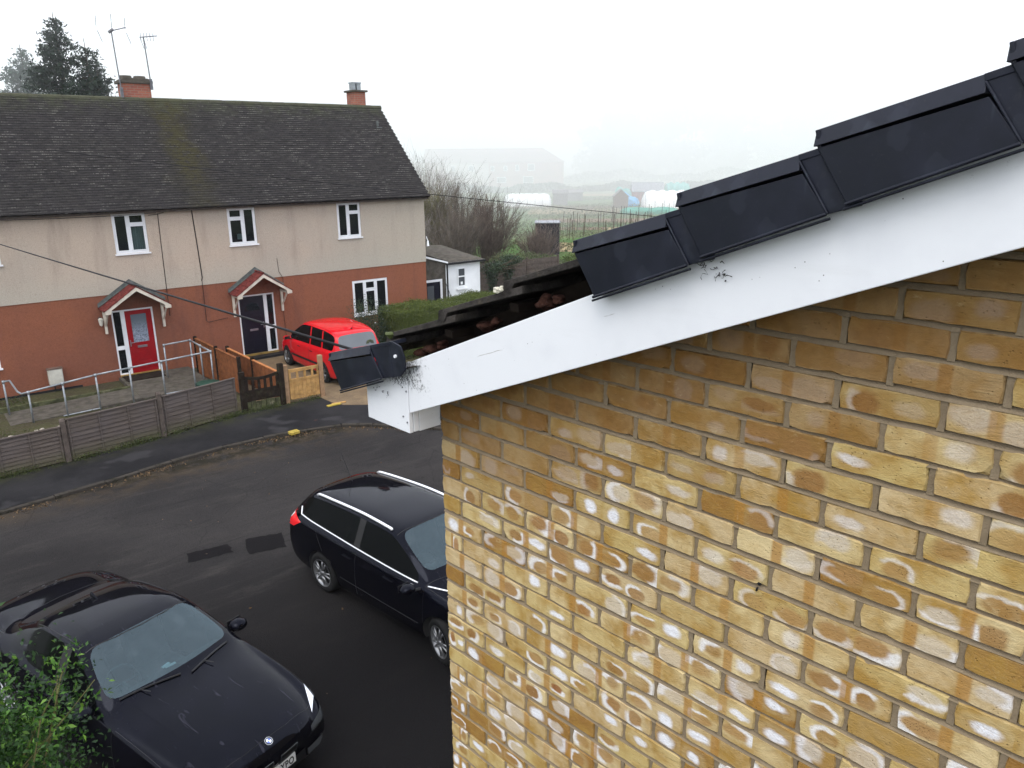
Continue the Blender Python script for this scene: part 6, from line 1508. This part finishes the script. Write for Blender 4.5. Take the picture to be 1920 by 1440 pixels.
mb = MB(); wall_open(mb, 16.5, 17.74, 0, 1.70, [(16.58, 17.64, 0, 1.60)], 1.17, 1.215); fr = part(ob, 'door_frame', mb, 'white_plastic')
mb = MB(); mb.box(16.585, 17.635, 1.19, 1.212, .02, 1.595); dd = part(fr, 'door', mb, 'blue_door_paint')
mb = MB(); mb.box(17.0, 17.32, 1.175, 1.188, .5, 1.45); part(dd, 'pane', mb, 'shed_glass') if False else mb.build('pane', 'shed_glass', fr)
mb = MB(); mb.tube([(16.33, -.05, 3.25), (16.33, -.05, 3.45)], [.05, .03], 8); mb.tube([(16.33, -.05, 3.45), (16.33, .05, 3.6)], .012, 5); part(ter, 'gable_lamp', mb, 'sheet_white')

# weeds at the foot of the fence, in the garden, and leaf litter in the gutter
def weeds(name, pts, size, mat, seed, asp=.35):
    rg = np.random.default_rng(seed); o = leaves(name, pts, 1., size, mat, None, rg, asp, np.array([0, 0, .5])); placed(o); tag(o, kind='stuff')
def along(poly, n, rg, spread, off=0.):
    P = np.array(poly, float); seg = P[1:]-P[:-1]; L = np.linalg.norm(seg, axis=1); k = rg.choice(len(L), n, p=L/L.sum()); t = rg.random(n)[:, None]; q = P[k]+seg[k]*t; nr = np.stack([-seg[k, 1], seg[k, 0]], 1)/L[k][:, None]
    dens = .5+.5*np.sin(q[:, 0]*2.1)+.4*np.sin(q[:, 0]*5.3); q = q+nr*(off+rg.normal(size=n)[:, None]*spread); keep = rg.random(n) < np.clip(dens, .12, 1); return q[keep]
rg = np.random.default_rng(90)
q = along([(-6, -7.25), (.4, -6.68), (2.38, -6.53), (4.53, -6.20), (6.7, -5.68), (8.9, -5.68)], 14000, rg, .05, -.02); weeds('fence_weeds', np.column_stack([q, rg.random(len(q))**2*.13]), .045, 'weed_leaf', 91)
q = np.column_stack([rg.uniform(-6, 6.5, 16000), rg.uniform(-6.3, -3.0, 16000)]); dn = np.sin(q[:, 0]*1.7)+np.sin(q[:, 1]*3.1+q[:, 0]); q = q[dn > .1]; weeds('garden_weeds', np.column_stack([q, rg.random(len(q))**2*.16]), .05, 'weed_leaf', 92)
q = np.column_stack([rg.uniform(-6, 2.4, 5000), rg.uniform(-1.3, -.1, 5000)]); weeds('garden_weeds', np.column_stack([q, rg.random(len(q))**2*.14]), .05, 'weed_leaf', 93)
leafm('dead_leaf', (.05, .03, .015), (.17, .105, .05), (.09, .055, .025), .8, 0)
q = along([(a, b-.10) for a, b in KERB[1:12]], 2600, rg, .09, 0.); weeds('leaf_litter', np.column_stack([q, np.full(len(q), RZ+.008)+rg.random(len(q))*.012]), .05, 'dead_leaf', 94, .6)
q = np.column_stack([rg.uniform(-10, 12, 160), rg.uniform(-18, -8.6, 160)]); weeds('leaf_litter', np.column_stack([q, np.full(len(q), RZ+.012)]), .04, 'dead_leaf', 95, .6)
# ------------------------------------------------------------------ allotments and what fades beyond them
def place(name, s, y, rz, label, cat, group=None): return empty(name, HL(s, y, -.1), ANG+rz, label, cat, group)
def gable_shed(root, w, d, hw, hr, wall, roof, over=.12):
    mb = MB(); mb.prism([(-w/2, 0), (w/2, 0), (w/2, hw), (0, hr), (-w/2, hw)], 0, d); part(root, 'wall', mb, wall)
    mb = MB(); k = (hr-hw)/(w/2)
    for sg in (1, -1): mb.prism([(0, hr+.02), (sg*(w/2+over), hw-k*over+.02), (sg*(w/2+over), hw-k*over+.08), (0, hr+.09)], -over, d+over)
    part(root, 'roof', mb, roof)
def tunnel(root, w, L, h, mat, hoops=7, sagk=.04):
    mb = MB(); n = 14; m = 28; vs = []
    for i in range(m+1):
        t = i/m; endk = min(1., (min(t, 1-t)*m/2.4)**.5) if min(t, 1-t)*m < 2.4 else 1.
        for k in range(n+1):
            a = pi*k/n; r = 1+sagk*cos(t*hoops*2*pi); vs.append((-w/2*cos(a)*(.75+.25*endk), L*t, h*(sin(a)**.8 if sin(a) > 0 else 0)*r*(.55+.45*endk)))
    mb.add(vs, [(i*(n+1)+k, i*(n+1)+k+1, (i+1)*(n+1)+k+1, (i+1)*(n+1)+k) for i in range(m) for k in range(n)])
    mb.add([vs[k] for k in range(n+1)], [tuple(range(n+1))]); mb.add([vs[m*(n+1)+k] for k in range(n+1)], [tuple(range(n+1))[::-1]]); part(root, 'cover', mb, mat, smooth=False)
    mb = MB()
    for j in range(hoops+1):
        t = j/hoops; y_ = .15+(L-.3)*t; mb.tube([(-w/2*cos(pi*k/10)*1.01, y_, h*.97*max(0, sin(pi*k/10))**.8) for k in range(11)], .03, 4)
    part(root, 'hoops', mb, 'galvanised')
# dark panel of a small shed by the thicket
r = place('dark_shed', 35.9, 15.1, -.72, 'small flat topped dark shed at the right end of the bare shrubs', 'shed')
mb = MB(); mb.box(-.95, .72, 0, 1.9, 0, 2.15); part(r, 'wall', mb, 'shed_black'); mb = MB(); mb.box(-1.0, .77, -.06, 1.96, 2.15, 2.20); part(r, 'roof', mb, 'shed_roof_edge')
mb = MB()
for x in (-.55, -.15, .3): mb.box(x, x+.012, -.012, 0, .05, 2.1)
part(r, 'board_joint', mb, 'trim_black'); mb = MB(); mb.box(.05, .09, -.02, 0, .95, 1.05); part(r, 'bolt', mb, 'galvanised')
r = place('polytunnel', 76.3, 43.0, -.72-pi/2+.05, 'rounded white polytunnel standing behind the green netting heap', 'polytunnel', 'plastic covered tunnels on the allotments'); tunnel(r, 3.2, 6.2, 2.15, 'sheet_white', 5)
r = place('polytunnel', 66.2, 58.6, -.72-pi/2, 'long low white polytunnel behind the bare shrubs', 'polytunnel', 'plastic covered tunnels on the allotments'); tunnel(r, 2.6, 6.3, 1.65, 'sheet_white', 6, .02)
r = place('polytunnel', 89.6, 50.8, -.72-pi/2, 'pale green polytunnel furthest right on the allotments', 'polytunnel', 'plastic covered tunnels on the allotments'); tunnel(r, 3.2, 3.6, 2.6, 'sheet_green', 4)
r = place('allotment_shed', 74.4, 44.9, -.74, 'small dark gabled shed left of the rounded white polytunnel', 'shed', 'sheds on the allotments'); gable_shed(r, 1.8, 2.4, 1.45, 2.25, 'shed_brown', 'shed_grey_wood')
r = place('allotment_shed', 82.5, 50.6, -.74-pi/2, 'red sided shed with pale roof behind the rounded white polytunnel', 'shed', 'sheds on the allotments'); gable_shed(r, 2.4, 4.2, 1.7, 2.8, 'red_tin', 'shed_roof_edge')
r = place('allotment_shed', 79.6, 63.8, -.74-pi/2, 'low grey shed to the right of the long white polytunnel', 'shed', 'sheds on the allotments'); gable_shed(r, 2.2, 4.4, 1.2, 1.6, 'shed_grey_wood', 'shed_grey_wood')
r = place('allotment_shed', 73.2, 56.6, -.74-pi/2, 'small grey hut beside the end of the long white polytunnel', 'shed', 'sheds on the allotments'); gable_shed(r, 1.6, 2.0, 1.5, 1.9, 'shed_grey_wood', 'shed_grey_wood')
def heap(name, s, y, L, w, h, mat, label, seed):
    rr = random.Random(seed); bm = bmesh.new(); bmesh.ops.create_icosphere(bm, subdivisions=3, radius=1)
    for v in bm.verts: k = 1+.18*sin(v.co.x*5+seed)+.12*sin(v.co.y*7)+rr.uniform(-.05, .05); v.co = Vector((v.co.x*L/2*k, v.co.y*w/2*k, max(0, v.co.z)*h*k))
    me = bpy.data.meshes.new(name); bm.to_mesh(me); bm.free(); me.materials.append(M[mat]); o = bpy.data.objects.new(name, me); COL.objects.link(o); o.location = HL(s, y, -.1); o.rotation_euler = (0, 0, ANG-.74); tag(o, label, 'tarpaulin' if 'tarp' in name else 'netting')
heap('tarpaulin', 77.6, 46.8, 2.6, 1.5, 1.5, 'sheet_blue', 'bright blue tarpaulin over a heap between dark shed and white polytunnel', 3)
heap('tarpaulin', 80.6, 50.6, 2.4, 1.2, 2.2, 'sheet_green', 'pale turquoise sheet behind the bright blue tarpaulin', 4)
heap('netting_heap', 69.4, 35.4, 6.5, 2.0, .75, 'sheet_teal', 'sea green netting spread low in front of the white polytunnel', 5)
# bean canes, one row object each cane
rr = random.Random(8); cane0 = None
for i in range(70):
    row = i % 5; t = rr.random(); s = 41.5+row*3.0+t*7+rr.uniform(-.3, .3); y = 22.5+row*2.0-t*5.5+rr.uniform(-.2, .2)
    if cane0 is None:
        mb = MB(); mb.tube([(0, 0, 0), (.03, 0, 1.9)], .022, 5); cane0 = mb.build('bean_cane', 'bark'); o = cane0; tag(o, 'thin upright bean cane standing in the green allotment plot', 'cane', 'bean canes in the allotment plot')
    else: o = cane0.copy(); COL.objects.link(o)
    o.location = HL(s, y, -.1); o.scale = (1, 1, rr.uniform(.55, 1.1)); o.rotation_euler = (rr.uniform(-.06, .06), rr.uniform(-.06, .06), rr.uniform(0, 6))
# wisps of dead growth and rows of winter crops
rg = np.random.default_rng(61); n = 26000; a = rg.random((n, 2)); cx = rg.choice([0, 1, 2, 3, 4, 5, 6, 7], n); ctr = np.array([(40, 17), (47, 24), (55, 28), (62, 38), (72, 37), (66, 50), (80, 44), (88, 60)])
p2 = ctr[cx]+rg.normal(size=(n, 2))*[7, 2.2] @ np.array([[cos(-.75), sin(-.75)], [-sin(-.75), cos(-.75)]]); pts = np.column_stack([p2, -.1+rg.random(n)**2*.42])
o = leaves('allotment_growth', pts, 1., .20, 'bramble_leaf', None, rg, .3, np.array([0, 0, .3])); placed(o); tag(o, kind='stuff')
# low dark field hedges
def hedge_line(s0, y0, s1, y1, h, w, label, seed, n):
    rg = np.random.default_rng(seed); root = empty('field_hedge', ORG, ANG, label, 'hedge', 'dark hedge lines across the fields'); t = rg.random(n); base = h*(.75+.25*np.sin(t*31+seed)+.12*np.sin(t*77)); p = np.column_stack([s0+(s1-s0)*t+rg.normal(size=n)*w*.3, y0+(y1-y0)*t+rg.normal(size=n)*w*.3, -.1+rg.random(n)**.7*base]); leaves('foliage', p, 1., .45, 'ivy_leaf', root, rg, .7)
hedge_line(70, 100, 135, 62, 1.7, 1.2, 'nearer dark hedge line crossing the fog behind the polytunnels', 71, 12000)
hedge_line(120, 120, 260, 60, 3.0, 2., 'farther dark hedge line below the foggy trees', 72, 12000)
# a far red brick house block, nearly lost in the fog
fh = place('far_house', 95.9, 117.0, -.655, 'long brick house block fading into the fog above the bare shrubs', 'house'); Lh = 25.5
mb = MB(); mb.box(-4, Lh, 0, 9, 0, 5.2)
mb.v = [(y_, x_, z_) for x_, y_, z_ in mb.v] if False else mb.v
part(fh, 'wall', mb, 'far_brick')
mb = MB(); mb.add([(-4.3, -.3, 5.1), (Lh+.3, -.3, 5.1), (Lh+.3, 9.3, 5.1), (-4.3, 9.3, 5.1), (-4.3, 4.5, 8.), (Lh-4.2, 4.5, 8.)], [(0, 1, 5, 4), (1, 2, 5), (2, 3, 4, 5), (3, 0, 4), (0, 3, 2, 1)]); part(fh, 'roof', mb, 'far_roof')
mb = MB(); mb.box(.2, 9.5, -.04, .02, .05, 5.0); part(fh, 'render_panel', mb, 'far_render')
for (x, z, w_, h_) in ((1.5, 3.3, .9, 1.2), (5.2, 3.3, 1.2, 1.2), (9.9, 3.3, .8, 1.1), (12.7, 3.3, .8, 1.1), (15.2, 3.3, .8, 1.3), (17.8, 3.3, 1.5, 1.5), (16.8, .8, 2.2, 1.4), (11.2, .9, 2.0, 1.2)):
    mb = MB(); mb.box(x, x+w_, -.10, -.045, z, z+h_); w1 = part(fh, 'window', mb, 'sheet_white'); mb = MB(); mb.box(x+.12, x+w_-.12, -.115, -.102, z+.12, z+h_-.12); part(w1, 'pane', mb, 'shed_glass')
fh2 = place('far_house', 86.0, 126.0, -.655, 'paler house end farther left, almost hidden by the fog', 'house'); gable_shed(fh2, 9, 8, 4.6, 6.8, 'far_render', 'far_roof', .3)
r = place('white_vans', 205, 160, -.9, 'tiny white van parked beside the far hedge', 'van')
mb = MB(); mb.prism([(-2.4, .4), (2.4, .4), (2.4, 1.2), (1.9, 1.5), (1.4, 2.3), (-2.4, 2.3)], -.95, .95); part(r, 'body', mb, 'sheet_white', bevel=.1); r.name = 'parked_van'
for x in (-1.5, 1.5): mb = MB(); mb.tube([(x, -1.0, .35), (x, 1.0, .35)], .35, 12); part(r, 'wheel', mb, 'tyre_rubber')
def far_tree(s, y, H, R, label, seed):
    rg = np.random.default_rng(seed); root = place('far_tree', s, y, 0, label, 'tree', 'far trees fading into the fog'); mb = MB(); mb.tube([(0, 0, 0), (0, 0, H*.6)], [R*.08, R*.03], 6); part(root, 'trunk', mb, 'bark')
    bl = [(rg.normal()*R*.45, rg.normal()*R*.45, H*rg.uniform(.08, .84), R*rg.uniform(.3, .5), R*rg.uniform(.3, .5), H*rg.uniform(.10, .2)) for _ in range(30)]; leaves('crown', clump_points(rg, bl, 9000, .3), 1., R*.11, 'ivy_leaf', root, rg, .7)
for i, (s, y, H, R, lb) in enumerate(((165, 135, 19, 9, 'foggy rounded tree just right of the far house'), (182, 128, 23, 10, 'tallest foggy tree beyond the polytunnels'), (205, 125, 20, 10, 'broad foggy tree between the two tall ones'), (232, 118, 24, 12, 'second tall foggy tree, nearer the roof caps'), (262, 110, 22, 11, 'faint foggy tree low behind the dark caps'), (290, 100, 26, 13, 'faintest foggy tree at the right'))):
    far_tree(s, y, H, R, lb, 80+i)
# ------------------------------------------------------------------ air: thin haze round everything, a fog bank lying on the fields
def air(name, x0, x1, y0, y1, z0, z1, dens, col):
    mb = MB(); mb.box(x0, x1, y0, y1, z0, z1); m = bpy.data.materials.new(name+'_air'); m.use_nodes = True; t = m.node_tree; t.nodes.clear(); out = t.nodes.new('ShaderNodeOutputMaterial'); v = t.nodes.new('ShaderNodeVolumePrincipled')
    v.inputs['Color'].default_value = (*col, 1); v.inputs['Density'].default_value = dens; v.inputs['Anisotropy'].default_value = .2; t.links.new(v.outputs[0], out.inputs['Volume'])
    try: m.cycles.homogeneous_volume = True
    except Exception: pass
    o = mb.build(name, m); placed(o); tag(o, kind='stuff'); return o
air('haze', -160, 640, -70, 560, -3.0, 62, .0004, (.97, .975, 1.))
air('fog_bank', -150, 620, 21, 540, -2.0, 32, .0168, (.99, .992, 1.))
# end
